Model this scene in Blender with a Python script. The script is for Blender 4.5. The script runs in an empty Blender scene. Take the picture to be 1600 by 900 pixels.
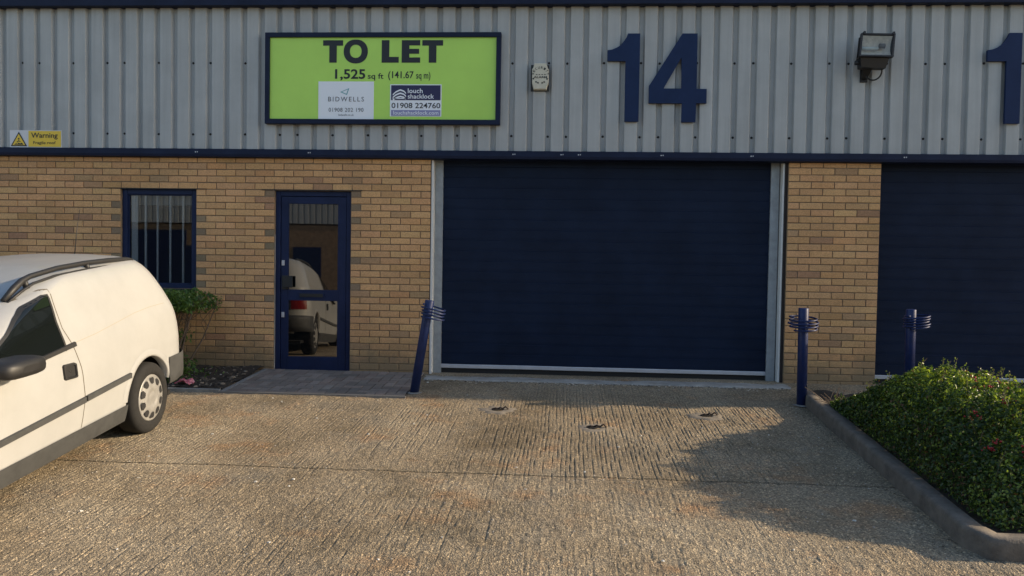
import bpy, bmesh, math, random
import numpy as np
from mathutils import Vector, Matrix, noise as mnoise

random.seed(7)
RNG = np.random.default_rng(11)
SC = bpy.context.scene
COL = SC.collection
R = math.radians
SLOPE = 0.055            # the yard falls away from the building

# ------------------------------------------------------------------ camera
cam = bpy.data.cameras.new("camera")
camo = bpy.data.objects.new("camera", cam); COL.objects.link(camo); SC.camera = camo
cam.sensor_width = 36.0; cam.lens = 36.0 * 1280 / 1600
cam.clip_start = 0.05; cam.clip_end = 2000
_yaw, _pit, _rol = R(3.668), R(1.940), R(0.924)
_f = Vector((-math.sin(_yaw)*math.cos(_pit), math.cos(_yaw)*math.cos(_pit), -math.sin(_pit)))
_r = Vector((math.cos(_yaw), math.sin(_yaw), 0)); _u = _r.cross(_f)
_r2 = _r*math.cos(_rol) + _u*math.sin(_rol); _u2 = -_r*math.sin(_rol) + _u*math.cos(_rol)
camo.matrix_world = Matrix(((_r2.x, _u2.x, -_f.x, 0), (_r2.y, _u2.y, -_f.y, -9.1466), (_r2.z, _u2.z, -_f.z, 1.30), (0, 0, 0, 1)))

# ------------------------------------------------------------------ sky and sun
SUN_EL, SUN_AZ = 20.0, 5.0     # azimuth from +X towards +Y
world = bpy.data.worlds.new("World"); SC.world = world; world.use_nodes = True
wn = world.node_tree.nodes; wl = world.node_tree.links
sky = wn.new("ShaderNodeTexSky"); sky.sky_type = 'NISHITA'; sky.sun_disc = False
sky.sun_elevation = R(SUN_EL); sky.sun_rotation = R(90 - SUN_AZ)
sky.air_density = 1.0; sky.dust_density = 1.2; sky.ozone_density = 1.0
wl.new(sky.outputs[0], wn["Background"].inputs[0]); wn["Background"].inputs[1].default_value = 0.132
sun = bpy.data.lights.new("sun", 'SUN'); sun.energy = 3.9; sun.angle = R(0.7); sun.color = (1.0, 0.80, 0.55)
suno = bpy.data.objects.new("sun", sun); COL.objects.link(suno)
_d = Vector((-math.cos(R(SUN_EL))*math.cos(R(SUN_AZ)), -math.cos(R(SUN_EL))*math.sin(R(SUN_AZ)), -math.sin(R(SUN_EL))))
suno.rotation_euler = _d.to_track_quat('-Z', 'Y').to_euler(); suno.location = (20, 3, 12)
SC.view_settings.view_transform = 'Standard'; SC.view_settings.look = 'None'
SC.view_settings.exposure = 0.80; SC.view_settings.gamma = 1.0; SC.view_settings.use_curve_mapping = False

# ------------------------------------------------------------------ helpers: objects
def tag(o, label=None, cat=None, group=None, kind=None):
    if label: o["label"] = label
    if cat: o["category"] = cat
    if group: o["group"] = group
    if kind: o["kind"] = kind
    return o

def thing(name, label, cat, loc=(0, 0, 0), group=None):
    o = bpy.data.objects.new(name, None); COL.objects.link(o); o.location = loc
    o.empty_display_size = 0.2
    return tag(o, label, cat, group)

def wloc(o):
    v = Vector((0, 0, 0))
    while o is not None:
        v = v + o.location; o = o.parent
    return v

class MB:
    """collects vertices and faces; build() links them as one mesh object (vertices in world metres)"""
    def __init__(s): s.v = []; s.f = []; s.m = []; s.sm = []; s.c = []
    def add(s, vs, fs, mi=0, smooth=False, col=None):
        k = len(s.v); s.v += [tuple(p) for p in vs]
        for f in fs:
            s.f.append(tuple(i + k for i in f)); s.m.append(mi); s.sm.append(smooth); s.c.append(col)
        return s
    def box(s, x0, x1, y0, y1, z0, z1, mi=0, bev=0.0):
        if bev > 0:
            bm = bmesh.new(); bmesh.ops.create_cube(bm, size=1.0)
            for v in bm.verts:
                v.co = Vector(((x0+x1)/2 + v.co.x*(x1-x0), (y0+y1)/2 + v.co.y*(y1-y0), (z0+z1)/2 + v.co.z*(z1-z0)))
            bmesh.ops.bevel(bm, geom=bm.edges[:], offset=bev, segments=2, affect='EDGES', profile=0.6)
            return s.frombm(bm, mi)
        vs = [(x0,y0,z0),(x1,y0,z0),(x1,y1,z0),(x0,y1,z0),(x0,y0,z1),(x1,y0,z1),(x1,y1,z1),(x0,y1,z1)]
        return s.add(vs, [(0,3,2,1),(4,5,6,7),(0,1,5,4),(1,2,6,5),(2,3,7,6),(3,0,4,7)], mi)
    def frombm(s, bm, mi=0, smooth=False, mat=None):
        if mat is not None: bm.transform(mat)
        bm.verts.index_update()
        s.add([v.co[:] for v in bm.verts], [[v.index for v in f.verts] for f in bm.faces], mi, smooth); bm.free(); return s
    def grid(s, rows, mi=0, smooth=True, close=False, flip=False):
        n = len(rows[0]); vs = [p for r in rows for p in r]; fs = []
        for i in range(len(rows)-1):
            for j in range(n if close else n-1):
                a, b = i*n+j, i*n+(j+1) % n
                q = (a, b, b+n, a+n); fs.append(q[::-1] if flip else q)
        return s.add(vs, fs, mi, smooth)
    def tube(s, pts, r, n=8, mi=0, caps=True, radii=None):
        pts = [Vector(p) for p in pts]; rows = []
        t = (pts[1]-pts[0]).normalized(); up = Vector((0,0,1)) if abs(t.z) < .9 else Vector((1,0,0))
        a = t.cross(up).normalized()
        for i, p in enumerate(pts):
            t = (pts[min(i+1, len(pts)-1)] - pts[max(i-1, 0)]).normalized()
            a = (a - t*a.dot(t)).normalized(); b = t.cross(a)
            rr = radii[i] if radii else r
            rows.append([p + (a*math.cos(2*math.pi*k/n) + b*math.sin(2*math.pi*k/n))*rr for k in range(n)])
        k0 = len(s.v); s.grid(rows, mi, True, True)
        if caps:
            m = len(rows)
            s.f += [tuple(k0+k for k in range(n))[::-1], tuple(k0+(m-1)*n+k for k in range(n))]
            s.m += [mi]*2; s.sm += [False]*2; s.c += [None]*2
        return s
    def prism(s, poly, y0, y1, mi=0, holes=None):
        """polygon in X,Z extruded from y0 (front) to y1"""
        bm = bmesh.new(); edges = []
        for loop in [poly] + (holes or []):
            vs = [bm.verts.new((x, y0, z)) for x, z in loop]
            edges += [bm.edges.new((vs[i], vs[(i+1) % len(vs)])) for i in range(len(vs))]
        bmesh.ops.triangle_fill(bm, edges=edges, use_beauty=True)
        if abs(y1-y0) > 1e-6:
            g = bmesh.ops.extrude_face_region(bm, geom=bm.faces[:])
            for e in g['geom']:
                if isinstance(e, bmesh.types.BMVert): e.co.y = y1
        bmesh.ops.recalc_face_normals(bm, faces=bm.faces[:])
        return s.frombm(bm, mi)
    def build(s, name, mats, parent=None, loc=None, local=False):
        me = bpy.data.meshes.new(name)
        if parent is not None and not local: off = wloc(parent)
        else: off = Vector(loc) if loc is not None else Vector((0,0,0))
        me.from_pydata([(p[0]-off.x, p[1]-off.y, p[2]-off.z) for p in s.v], [], s.f)
        for m in (mats if isinstance(mats, (list, tuple)) else [mats]): me.materials.append(m)
        me.polygons.foreach_set("material_index", s.m); me.polygons.foreach_set("use_smooth", s.sm)
        if any(c is not None for c in s.c):
            at = me.color_attributes.new("tint", 'FLOAT_COLOR', 'CORNER'); data = []
            for p, c in zip(me.polygons, s.c):
                data += list((c or (1,1,1)) + (1.0,)) * p.loop_total if c is None or len(c) == 3 else list(c)*p.loop_total
            at.data.foreach_set("color", data)
        me.update()
        o = bpy.data.objects.new(name, me); COL.objects.link(o)
        if parent is not None: o.parent = parent
        elif loc is not None: o.location = loc
        return o

def copy_part(o, parent, loc):
    c = o.copy(); COL.objects.link(c); c.parent = parent; c.location = loc; return c

def lathe(prof, n, axis='y'):
    """profile of (radius, offset) turned round the Y axis"""
    return [[(r*math.cos(2*math.pi*k/n), y, r*math.sin(2*math.pi*k/n)) for k in range(n)] for r, y in prof]

# ------------------------------------------------------------------ helpers: materials
def mat(name, col, rough=0.6, metal=0.0, spec=0.5, noise_amt=0.0, noise_scale=8.0, bump=0.0, bump_scale=60.0, col2=None, coat=0.0, ior=None):
    m = bpy.data.materials.new(name); m.use_nodes = True; nt = m.node_tree; b = nt.nodes["Principled BSDF"]
    b.inputs["Roughness"].default_value = rough; b.inputs["Metallic"].default_value = metal
    b.inputs["Specular IOR Level"].default_value = spec; b.inputs["Coat Weight"].default_value = coat
    if ior: b.inputs["IOR"].default_value = ior
    b.inputs["Base Color"].default_value = (*col, 1)
    if noise_amt > 0 or bump > 0:
        tc = nt.nodes.new("ShaderNodeTexCoord")
    if noise_amt > 0:
        nz = nt.nodes.new("ShaderNodeTexNoise"); nz.inputs["Scale"].default_value = noise_scale; nz.inputs["Detail"].default_value = 6; nz.inputs["Roughness"].default_value = .65
        nt.links.new(tc.outputs["Object"], nz.inputs["Vector"])
        mr = nt.nodes.new("ShaderNodeMapRange"); mr.inputs[1].default_value = .35; mr.inputs[2].default_value = .7
        nt.links.new(nz.outputs[0], mr.inputs[0])
        mx = nt.nodes.new("ShaderNodeMix"); mx.data_type = 'RGBA'
        c2 = col2 or tuple(c*(1-noise_amt) for c in col)
        mx.inputs[6].default_value = (*col, 1); mx.inputs[7].default_value = (*c2, 1)
        nt.links.new(mr.outputs[0], mx.inputs[0]); nt.links.new(mx.outputs[2], b.inputs["Base Color"])
        rr = nt.nodes.new("ShaderNodeMapRange"); rr.inputs[3].default_value = max(0, rough-.07); rr.inputs[4].default_value = min(1, rough+.12)
        nt.links.new(nz.outputs[0], rr.inputs[0]); nt.links.new(rr.outputs[0], b.inputs["Roughness"])
    if bump > 0:
        n2 = nt.nodes.new("ShaderNodeTexNoise"); n2.inputs["Scale"].default_value = bump_scale; n2.inputs["Detail"].default_value = 5
        nt.links.new(tc.outputs["Object"], n2.inputs["Vector"])
        bp = nt.nodes.new("ShaderNodeBump"); bp.inputs["Strength"].default_value = bump; bp.inputs["Distance"].default_value = .004
        nt.links.new(n2.outputs[0], bp.inputs["Height"]); nt.links.new(bp.outputs[0], b.inputs["Normal"])
    return m

def tinted(name, rough=0.85, speck=0.25, speck_scale=90.0, bump=0.4, bump_scale=140.0, dirt=None):
    """base colour from the mesh's own per-piece tint, with fine speckle; dirt = (height, colour) of a splash stain near the ground"""
    m = bpy.data.materials.new(name); m.use_nodes = True; nt = m.node_tree; b = nt.nodes["Principled BSDF"]
    b.inputs["Roughness"].default_value = rough; b.inputs["Specular IOR Level"].default_value = .3
    at = nt.nodes.new("ShaderNodeAttribute"); at.attribute_name = "tint"
    tc = nt.nodes.new("ShaderNodeTexCoord")
    nz = nt.nodes.new("ShaderNodeTexNoise"); nz.inputs["Scale"].default_value = speck_scale; nz.inputs["Detail"].default_value = 4; nz.inputs["Roughness"].default_value = .7
    nt.links.new(tc.outputs["Object"], nz.inputs["Vector"])
    mr = nt.nodes.new("ShaderNodeMapRange"); mr.inputs[1].default_value = .3; mr.inputs[2].default_value = .7; mr.inputs[3].default_value = 1-speck; mr.inputs[4].default_value = 1+speck
    nt.links.new(nz.outputs[0], mr.inputs[0])
    mul = nt.nodes.new("ShaderNodeMix"); mul.data_type = 'RGBA'; mul.blend_type = 'MULTIPLY'; mul.inputs[0].default_value = 1
    nt.links.new(at.outputs["Color"], mul.inputs[6]); nt.links.new(mr.outputs[0], mul.inputs[7])
    out = mul.outputs[2]
    # broad weathering
    nz3 = nt.nodes.new("ShaderNodeTexNoise"); nz3.inputs["Scale"].default_value = 1.3; nz3.inputs["Detail"].default_value = 6; nz3.inputs["Roughness"].default_value = .6
    nt.links.new(tc.outputs["Object"], nz3.inputs["Vector"])
    mr3 = nt.nodes.new("ShaderNodeMapRange"); mr3.inputs[1].default_value = .3; mr3.inputs[2].default_value = .7; mr3.inputs[3].default_value = .82; mr3.inputs[4].default_value = 1.1
    nt.links.new(nz3.outputs[0], mr3.inputs[0])
    m3 = nt.nodes.new("ShaderNodeMix"); m3.data_type = 'RGBA'; m3.blend_type = 'MULTIPLY'; m3.inputs[0].default_value = 1
    nt.links.new(out, m3.inputs[6]); nt.links.new(mr3.outputs[0], m3.inputs[7]); out = m3.outputs[2]
    if dirt:
        h, dc = dirt
        sp = nt.nodes.new("ShaderNodeSeparateXYZ"); nt.links.new(tc.outputs["Object"], sp.inputs[0])
        n2 = nt.nodes.new("ShaderNodeTexNoise"); n2.inputs["Scale"].default_value = 3.5; n2.inputs["Detail"].default_value = 8; n2.inputs["Roughness"].default_value = .75
        nt.links.new(tc.outputs["Object"], n2.inputs["Vector"])
        ad = nt.nodes.new("ShaderNodeMath"); ad.operation = 'MULTIPLY_ADD'; ad.inputs[1].default_value = 1.5*h; ad.inputs[2].default_value = 0
        nt.links.new(n2.outputs[0], ad.inputs[0])
        sb = nt.nodes.new("ShaderNodeMath"); sb.operation = 'SUBTRACT'; nt.links.new(ad.outputs[0], sb.inputs[0]); nt.links.new(sp.outputs[2], sb.inputs[1])
        mr2 = nt.nodes.new("ShaderNodeMapRange"); mr2.inputs[1].default_value = 0; mr2.inputs[2].default_value = .55*h; mr2.inputs[4].default_value = .75
        nt.links.new(sb.outputs[0], mr2.inputs[0])
        mx = nt.nodes.new("ShaderNodeMix"); mx.data_type = 'RGBA'; nt.links.new(mr2.outputs[0], mx.inputs[0])
        nt.links.new(out, mx.inputs[6]); mx.inputs[7].default_value = (*dc, 1); out = mx.outputs[2]
    nt.links.new(out, b.inputs["Base Color"])
    n4 = nt.nodes.new("ShaderNodeTexNoise"); n4.inputs["Scale"].default_value = bump_scale; n4.inputs["Detail"].default_value = 4
    nt.links.new(tc.outputs["Object"], n4.inputs["Vector"])
    bp = nt.nodes.new("ShaderNodeBump"); bp.inputs["Strength"].default_value = bump; bp.inputs["Distance"].default_value = .003
    nt.links.new(n4.outputs[0], bp.inputs["Height"]); nt.links.new(bp.outputs[0], b.inputs["Normal"])
    return m

def leaf_mat(name, trans=0.42, rough=0.34):
    m = bpy.data.materials.new(name); m.use_nodes = True; nt = m.node_tree; b = nt.nodes["Principled BSDF"]
    at = nt.nodes.new("ShaderNodeAttribute"); at.attribute_name = "tint"
    nt.links.new(at.outputs["Color"], b.inputs["Base Color"]); b.inputs["Roughness"].default_value = rough; b.inputs["Specular IOR Level"].default_value = .45
    tr = nt.nodes.new("ShaderNodeBsdfTranslucent"); mul = nt.nodes.new("ShaderNodeMix"); mul.data_type = 'RGBA'; mul.blend_type = 'MULTIPLY'; mul.inputs[0].default_value = 1
    nt.links.new(at.outputs["Color"], mul.inputs[6]); mul.inputs[7].default_value = (1.6, 1.7, .7, 1)
    nt.links.new(mul.outputs[2], tr.inputs[0])
    mx = nt.nodes.new("ShaderNodeMixShader"); mx.inputs[0].default_value = trans
    nt.links.new(b.outputs[0], mx.inputs[1]); nt.links.new(tr.outputs[0], mx.inputs[2]); nt.links.new(mx.outputs[0], nt.nodes["Material Output"].inputs[0])
    return m

def glass_mat(name, tint=(.93, .95, .95), ior=1.6):
    """thin double glazing: Fresnel-weighted mirror over a slightly tinted see-through pane"""
    m = bpy.data.materials.new(name); m.use_nodes = True; nt = m.node_tree; nt.nodes.remove(nt.nodes["Principled BSDF"])
    fr = nt.nodes.new("ShaderNodeFresnel"); fr.inputs[0].default_value = ior
    t = nt.nodes.new("ShaderNodeBsdfTransparent"); t.inputs[0].default_value = (*tint, 1)
    g = nt.nodes.new("ShaderNodeBsdfGlossy"); g.inputs["Roughness"].default_value = .01
    mx = nt.nodes.new("ShaderNodeMixShader"); nt.links.new(fr.outputs[0], mx.inputs[0]); nt.links.new(t.outputs[0], mx.inputs[1]); nt.links.new(g.outputs[0], mx.inputs[2])
    nt.links.new(mx.outputs[0], nt.nodes["Material Output"].inputs[0]); return m

M = {}
M['navy'] = mat("navy_paint", (.0095, .019, .066), .5, spec=.25, noise_amt=.3, noise_scale=5, bump=.05, bump_scale=30)
M['navy_trim'] = mat("navy_trim_paint", (.010, .017, .046), .55, spec=.2, noise_amt=.3, noise_scale=4)
M['navy_digit'] = mat("navy_letter_plastic", (.011, .027, .085), .6, spec=.2, noise_amt=.2, noise_scale=5)
M['post_blue'] = mat("blue_post_paint", (.009, .023, .10), .45, spec=.35, noise_amt=.35, noise_scale=14, bump=.1, bump_scale=40)
M['cladding'] = mat("grey_cladding_sheet", (.40, .412, .41), .45, noise_amt=.14, noise_scale=2.2)
M['black'] = mat("black_plastic", (.012, .012, .013), .5, noise_amt=.2)
M['dark_rubber'] = mat("dark_rubber", (.015, .015, .016), .8, bump=.2)
def streaky(m, lo, hi):
    nt = m.node_tree; b = nt.nodes["Principled BSDF"]; src = b.inputs["Base Color"].links[0].from_socket
    tc = nt.nodes.new("ShaderNodeTexCoord"); mp = nt.nodes.new("ShaderNodeMapping"); mp.inputs["Scale"].default_value = (9, 9, .35); nt.links.new(tc.outputs["Object"], mp.inputs[0])
    n = nt.nodes.new("ShaderNodeTexNoise"); n.inputs["Scale"].default_value = 1.6; n.inputs["Detail"].default_value = 7; n.inputs["Roughness"].default_value = .7; nt.links.new(mp.outputs[0], n.inputs["Vector"])
    mr = nt.nodes.new("ShaderNodeMapRange"); mr.inputs[1].default_value = .3; mr.inputs[2].default_value = .7; mr.inputs[3].default_value = lo; mr.inputs[4].default_value = hi; nt.links.new(n.outputs[0], mr.inputs[0])
    mx = nt.nodes.new("ShaderNodeMix"); mx.data_type = 'RGBA'; mx.blend_type = 'MULTIPLY'; mx.inputs[0].default_value = 1
    nt.links.new(src, mx.inputs[6]); nt.links.new(mr.outputs[0], mx.inputs[7]); nt.links.new(mx.outputs[2], b.inputs["Base Color"])
streaky(M['cladding'], .88, 1.08)
M['steel'] = mat("galvanised_steel", (.36, .39, .41), .5, metal=.25, noise_amt=.25, noise_scale=12)
M['white'] = mat("white_paint", (.72, .71, .68), .55, noise_amt=.12, noise_scale=10)
M['silver'] = mat("silver_aluminium", (.55, .56, .60), .4, metal=.3, noise_amt=.15)
M['brown'] = mat("dark_brown", (.03, .022, .02), .8, noise_amt=.3)
M['concrete'] = mat("plain_concrete", (.30, .29, .27), .9, noise_amt=.4, noise_scale=9, bump=.6, bump_scale=90)
M['threshold'] = mat('smooth_concrete', (.36, .35, .325), .9, noise_amt=.45, noise_scale=5, bump=.4, bump_scale=90)
M['kerb'] = mat("kerb_concrete", (.17, .145, .118), .9, noise_amt=.5, noise_scale=9, bump=1.0, bump_scale=80)
M['mortar'] = mat("mortar", (.25, .185, .12), .95, noise_amt=.4, noise_scale=20, bump=.5, bump_scale=120)
M['brick'] = tinted("buff_brick", dirt=(.50, (.165, .135, .085)))
M['paver'] = tinted("block_paving", speck=.3, speck_scale=120, bump=.6)
M['soil'] = mat("bark_soil", (.05, .038, .028), .95, noise_amt=.7, noise_scale=30, bump=1.0, bump_scale=60)
M['leaf'] = leaf_mat("leaf")
M['twig'] = mat("twig_bark", (.14, .10, .07), .9, noise_amt=.4, noise_scale=30)
M['berry'] = mat("red_berry", (.30, .010, .014), .35)
M['glass'] = glass_mat("window_glass", ior=1.85)
M['dark_glass'] = mat("dark_glass", (.004, .005, .006), .015, spec=.5, ior=2.25)
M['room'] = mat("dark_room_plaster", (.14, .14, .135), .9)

# ------------------------------------------------------------------ ground: one sheet, tamped concrete near the units
def gz(y):
    y = np.asarray(y, float)
    return np.where(y > 0, 0.0, np.where(y > -9.5, SLOPE*y, SLOPE*-9.5 + 0.004*(y+9.5)))

def vnoise(x, y, seed):
    tab = np.random.default_rng(seed).random((256, 256))
    xi = np.floor(x).astype(int); yi = np.floor(y).astype(int); fx = x-xi; fy = y-yi
    fx = fx*fx*(3-2*fx); fy = fy*fy*(3-2*fy)
    g = lambda a, b: tab[a % 256, b % 256]
    return (g(xi, yi)*(1-fx)+g(xi+1, yi)*fx)*(1-fy) + (g(xi, yi+1)*(1-fx)+g(xi+1, yi+1)*fx)*fy

JOINT_Y = -3.50
def ground_mat():
    m = bpy.data.materials.new("tamped_concrete"); m.use_nodes = True; nt = m.node_tree; N = nt.nodes; L = nt.links
    b = N["Principled BSDF"]; b.inputs["Roughness"].default_value = .9; b.inputs["Specular IOR Level"].default_value = .25
    tc = N.new("ShaderNodeTexCoord")
    def nz(scale, det=6, rough=.65):
        n = N.new("ShaderNodeTexNoise"); n.inputs["Scale"].default_value = scale; n.inputs["Detail"].default_value = det; n.inputs["Roughness"].default_value = rough
        L.new(tc.outputs["Object"], n.inputs["Vector"]); return n.outputs[0]
    def ramp(src, stops):
        r = N.new("ShaderNodeValToRGB"); e = r.color_ramp.elements
        while len(e) < len(stops): e.new(.5)
        for k, (p, c) in enumerate(stops): e[k].position = p; e[k].color = (*c, 1)
        L.new(src, r.inputs[0]); return r.outputs[0]
    def mix(f, a, c, mode='MIX', fac=None):
        x = N.new("ShaderNodeMix"); x.data_type = 'RGBA'; x.blend_type = mode
        if f is None: x.inputs[0].default_value = fac
        else: L.new(f, x.inputs[0])
        for s, v in ((6, a), (7, c)):
            if isinstance(v, tuple): x.inputs[s].default_value = (*v, 1)
            else: L.new(v, x.inputs[s])
        return x.outputs[2]
    base = ramp(nz(.9, 7, .6), [(.3, (.195, .155, .103)), (.5, (.285, .232, .162)), (.72, (.365, .31, .228))])
    rust = ramp(nz(2.1, 4), [(.56, (0, 0, 0)), (.74, (.75, .75, .75))])
    base = mix(rust, base, (.34, .20, .105))
    grey = ramp(nz(1.5, 5), [(.55, (0, 0, 0)), (.75, (.7, .7, .7))])
    base = mix(grey, base, (.20, .185, .155))
    agg = N.new("ShaderNodeTexVoronoi"); agg.inputs["Scale"].default_value = 110; L.new(tc.outputs["Object"], agg.inputs["Vector"])
    sepc = N.new("ShaderNodeSeparateColor"); L.new(agg.outputs["Color"], sepc.inputs[0])
    base = mix(None, base, ramp(sepc.outputs[0], [(0, (.45, .45, .45)), (.5, (.95, .95, .95)), (.9, (1.25, 1.2, 1.1)), (.98, (2.3, 2.2, 2.0))]), 'MULTIPLY', .85)
    base = mix(None, base, ramp(nz(38, 4, .75), [(.3, (.62, .6, .56)), (.5, (1, 1, 1)), (.72, (1.25, 1.22, 1.15))]), 'MULTIPLY', .8)
    base = mix(None, base, ramp(nz(.55, 5, .7), [(.34, (.68, .66, .62)), (.46, (1, 1, 1))]), 'MULTIPLY', .9)
    # dirt and moss collected in the joint
    sp = N.new("ShaderNodeSeparateXYZ"); L.new(tc.outputs["Object"], sp.inputs[0])
    a = N.new("ShaderNodeMath"); a.operation = 'ADD'; a.inputs[1].default_value = -JOINT_Y; L.new(sp.outputs[1], a.inputs[0])
    ab = N.new("ShaderNodeMath"); ab.operation = 'ABSOLUTE'; L.new(a.outputs[0], ab.inputs[0])
    jm = N.new("ShaderNodeMapRange"); jm.inputs[1].default_value = .005; jm.inputs[2].default_value = .013; jm.inputs[3].default_value = .9; jm.inputs[4].default_value = 0; L.new(ab.outputs[0], jm.inputs[0])
    base = mix(jm.outputs[0], base, (.05, .042, .03))
    L.new(base, b.inputs["Base Color"])
    h = N.new("ShaderNodeMath"); h.operation = 'ADD'; L.new(nz(70, 5, .7), h.inputs[0]); L.new(agg.outputs["Distance"], h.inputs[1])
    bp = N.new("ShaderNodeBump"); bp.inputs["Strength"].default_value = 1.0; bp.inputs["Distance"].default_value = .005
    L.new(h.outputs[0], bp.inputs["Height"]); L.new(bp.outputs[0], b.inputs["Normal"])
    return m

def build_ground():
    X0, X1, Y0 = -5.6, 4.6, -6.4
    xs = np.arange(X0, X1+.0001, .0060)
    ys = np.concatenate([np.arange(Y0, JOINT_Y-.03, .022), [JOINT_Y-.010, JOINT_Y-.006, JOINT_Y-.002, JOINT_Y+.002, JOINT_Y+.006, JOINT_Y+.010], np.arange(JOINT_Y+.03, 0.0, .022), [0.0]])
    X, Y = np.meshgrid(xs, ys); nx, ny = len(xs), len(ys)
    wx = X + .030*(vnoise(X*1.1, Y*.9, 1)-.5) + .008*(vnoise(X*5, Y*4, 2)-.5) + .004*(vnoise(X*14, Y*9, 12)-.5)
    ph = wx/.0325
    s = np.abs(np.sin(np.pi*ph))            # narrow grooves
    groove = np.clip(1 - s/.36, 0, 1)
    lane = np.floor(ph+.5)
    stroke = .65*vnoise(lane*7.3, Y*1.7+lane*3.1, 3)+.35*vnoise(lane*5.1, Y*9+lane*1.7, 14)      # every groove breaks up along its length by itself
    patch = vnoise(X*.75, Y*.9, 4)*.6 + vnoise(X*2.2, Y*2.0, 5)*.4
    strong = .42*np.exp(-((X-.95)/1.45)**4)*np.exp(-((Y+1.9)/1.65)**4) + .22*np.exp(-((X-1.3)/.9)**2-((Y+4.5)/.8)**2) + .12*np.exp(-((X-2.0)/.7)**2) + .12*np.exp(-((X+2.0)/1.0)**2-((Y+4.9)/.6)**2)
    amp = np.clip((stroke-.30+.5*strong)*2.8, 0, 1)*np.clip((patch+strong-.26)*3.6, .30, 1)
    Z = -.0080*groove*amp*np.where(Y < JOINT_Y, .50+.25*np.clip((patch-.5)*4, 0, 1), 1.0)
    Z += .0050*(vnoise(X*28, Y*22, 6)-.5)*np.clip(1.3-patch, .4, 1) + (.0030+.0018*(Y < JOINT_Y))*(vnoise(X*60, Y*34, 7)-.5) + .006*(vnoise(X*6, Y*6, 8)-.5) + .008*(vnoise(X*1.6, Y*1.6, 9)-.5)
    Z += np.where(np.abs(Y-JOINT_Y) < .007, -.012*(vnoise(X*3, Y*0+.5, 13) > .16), 0)
    edge = np.clip(np.minimum(np.minimum(X-X0, X1-X), np.minimum(Y-Y0, -Y+.001))/.12, 0, 1)
    Z = Z*edge + gz(Y)
    V = np.stack([X, Y, Z], -1).reshape(-1, 3)
    i = (np.arange(ny-1)[:, None]*nx + np.arange(nx-1)[None, :]).ravel()
    F = np.stack([i, i+1, i+nx+1, i+nx], -1)
    # the rest of the sheet, out to the horizon
    oy = [-400.0, -60, -30, -16, -9.5, Y0, 0.0, 400.0]; ox = [-400.0, -30, X0, X1, 30, 400.0]
    ov = [(x, y, float(gz(y))) for y in oy for x in ox]; of = []
    for a in range(len(oy)-1):
        for c in range(len(ox)-1):
            if oy[a] == Y0 and ox[c] == X0: continue
            k = a*len(ox)+c; of.append((k, k+1, k+1+len(ox), k+len(ox)))
    n0 = len(V); V = np.concatenate([V, np.array(ov)]); F = np.concatenate([F, np.array(of)+n0])
    me = bpy.data.meshes.new("ground"); me.vertices.add(len(V)); me.vertices.foreach_set("co", V.ravel())
    me.loops.add(len(F)*4); me.loops.foreach_set("vertex_index", F.ravel().astype(np.int32))
    me.polygons.add(len(F)); me.polygons.foreach_set("loop_start", np.arange(len(F), dtype=np.int32)*4)
    me.polygons.foreach_set("use_smooth", np.ones(len(F), bool))
    me.update(); me.validate(); me.materials.append(ground_mat())
    o = bpy.data.objects.new("ground", me); COL.objects.link(o); tag(o, kind="structure")
build_ground()

# soil bed under the window, its edging, block paving at the door
def bumpy(x0, x1, y0, y1, z, amp, step, name, m, sl=True, seed=5):
    mb = MB(); nx = int((x1-x0)/step)+1; ny = int((y1-y0)/step)+1
    rows = []
    for j in range(ny):
        y = y0+(y1-y0)*j/(ny-1)
        rows.append([(x, y, (float(gz(y)) if sl else 0) + z + amp*(2*random.random()-1) + 2*amp*mnoise.noise(Vector((x*3, y*3, seed)))) for x in [x0+(x1-x0)*i/(nx-1) for i in range(nx)]])
    mb.grid(rows); return tag(mb.build(name, m), kind="structure")
bumpy(-9.0, -3.42, -1.16, 0.0, .030, .012, .03, "soil_bed", M['soil'])
mb = MB()
def slope_box(mb, x0, x1, y0, y1, h, mi=0, col=None, base=-.05):
    a, b_ = float(gz(y0)), float(gz(y1))
    vs = [(x0,y0,a+base),(x1,y0,a+base),(x1,y1,b_+base),(x0,y1,b_+base),(x0,y0,a+h),(x1,y0,a+h),(x1,y1,b_+h),(x0,y1,b_+h)]
    mb.add(vs, [(0,3,2,1),(4,5,6,7),(0,1,5,4),(1,2,6,5),(2,3,7,6),(3,0,4,7)], mi, False, col)
slope_box(mb, -9.0, -3.425, -1.215, -1.165, .028)
tag(mb.build("soil_bed_edging", M['concrete']), kind="structure")

def block_paving():
    mb = MB(); x0, x1, y0, y1 = -3.36, -1.56, -1.19, -0.005; g = .0040
    slope_box(mb, x0-.05, x1, y0, y1, .004, 0, (.045, .04, .034))
    slope_box(mb, x0-.055, x0-.003, y0-.02, y1, .016, 0, (.24, .235, .225))
    slope_box(mb, x0-.055, x1+.02, y0-.045, y0-.004, .015, 0, (.20, .19, .175))
    s = .1
    nx = int((x1-x0)/s)+2; ny = int((y1-y0)/s)+2
    def put(a, b_, c, d):
        a, b_, c, d = max(a, x0), min(b_, x1), max(c, y0), min(d, y1)
        if b_-a < .01 or d-c < .01: return
        q = random.random(); k = .68+.42*random.random()
        col = (.26*k, .225*k, .20*k) if q < .55 else ((.25*k, .205*k, .18*k) if q < .85 else (.235*k, .215*k, .195*k))
        slope_box(mb, a+g, b_-g, c+g, d-g, .013+.003*random.random(), 0, col)
    for i in range(-2, nx+2):          # herringbone
        for j in range(-2, ny+2):
            k = (i-j) % 4
            X, Y = x0+i*s, y0+j*s
            if k == 0: put(X, X+2*s, Y, Y+s)
            elif k == 3: put(X, X+s, Y, Y+2*s)
    tag(mb.build("block_paving", M['paver']), kind="structure")
block_paving()

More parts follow.
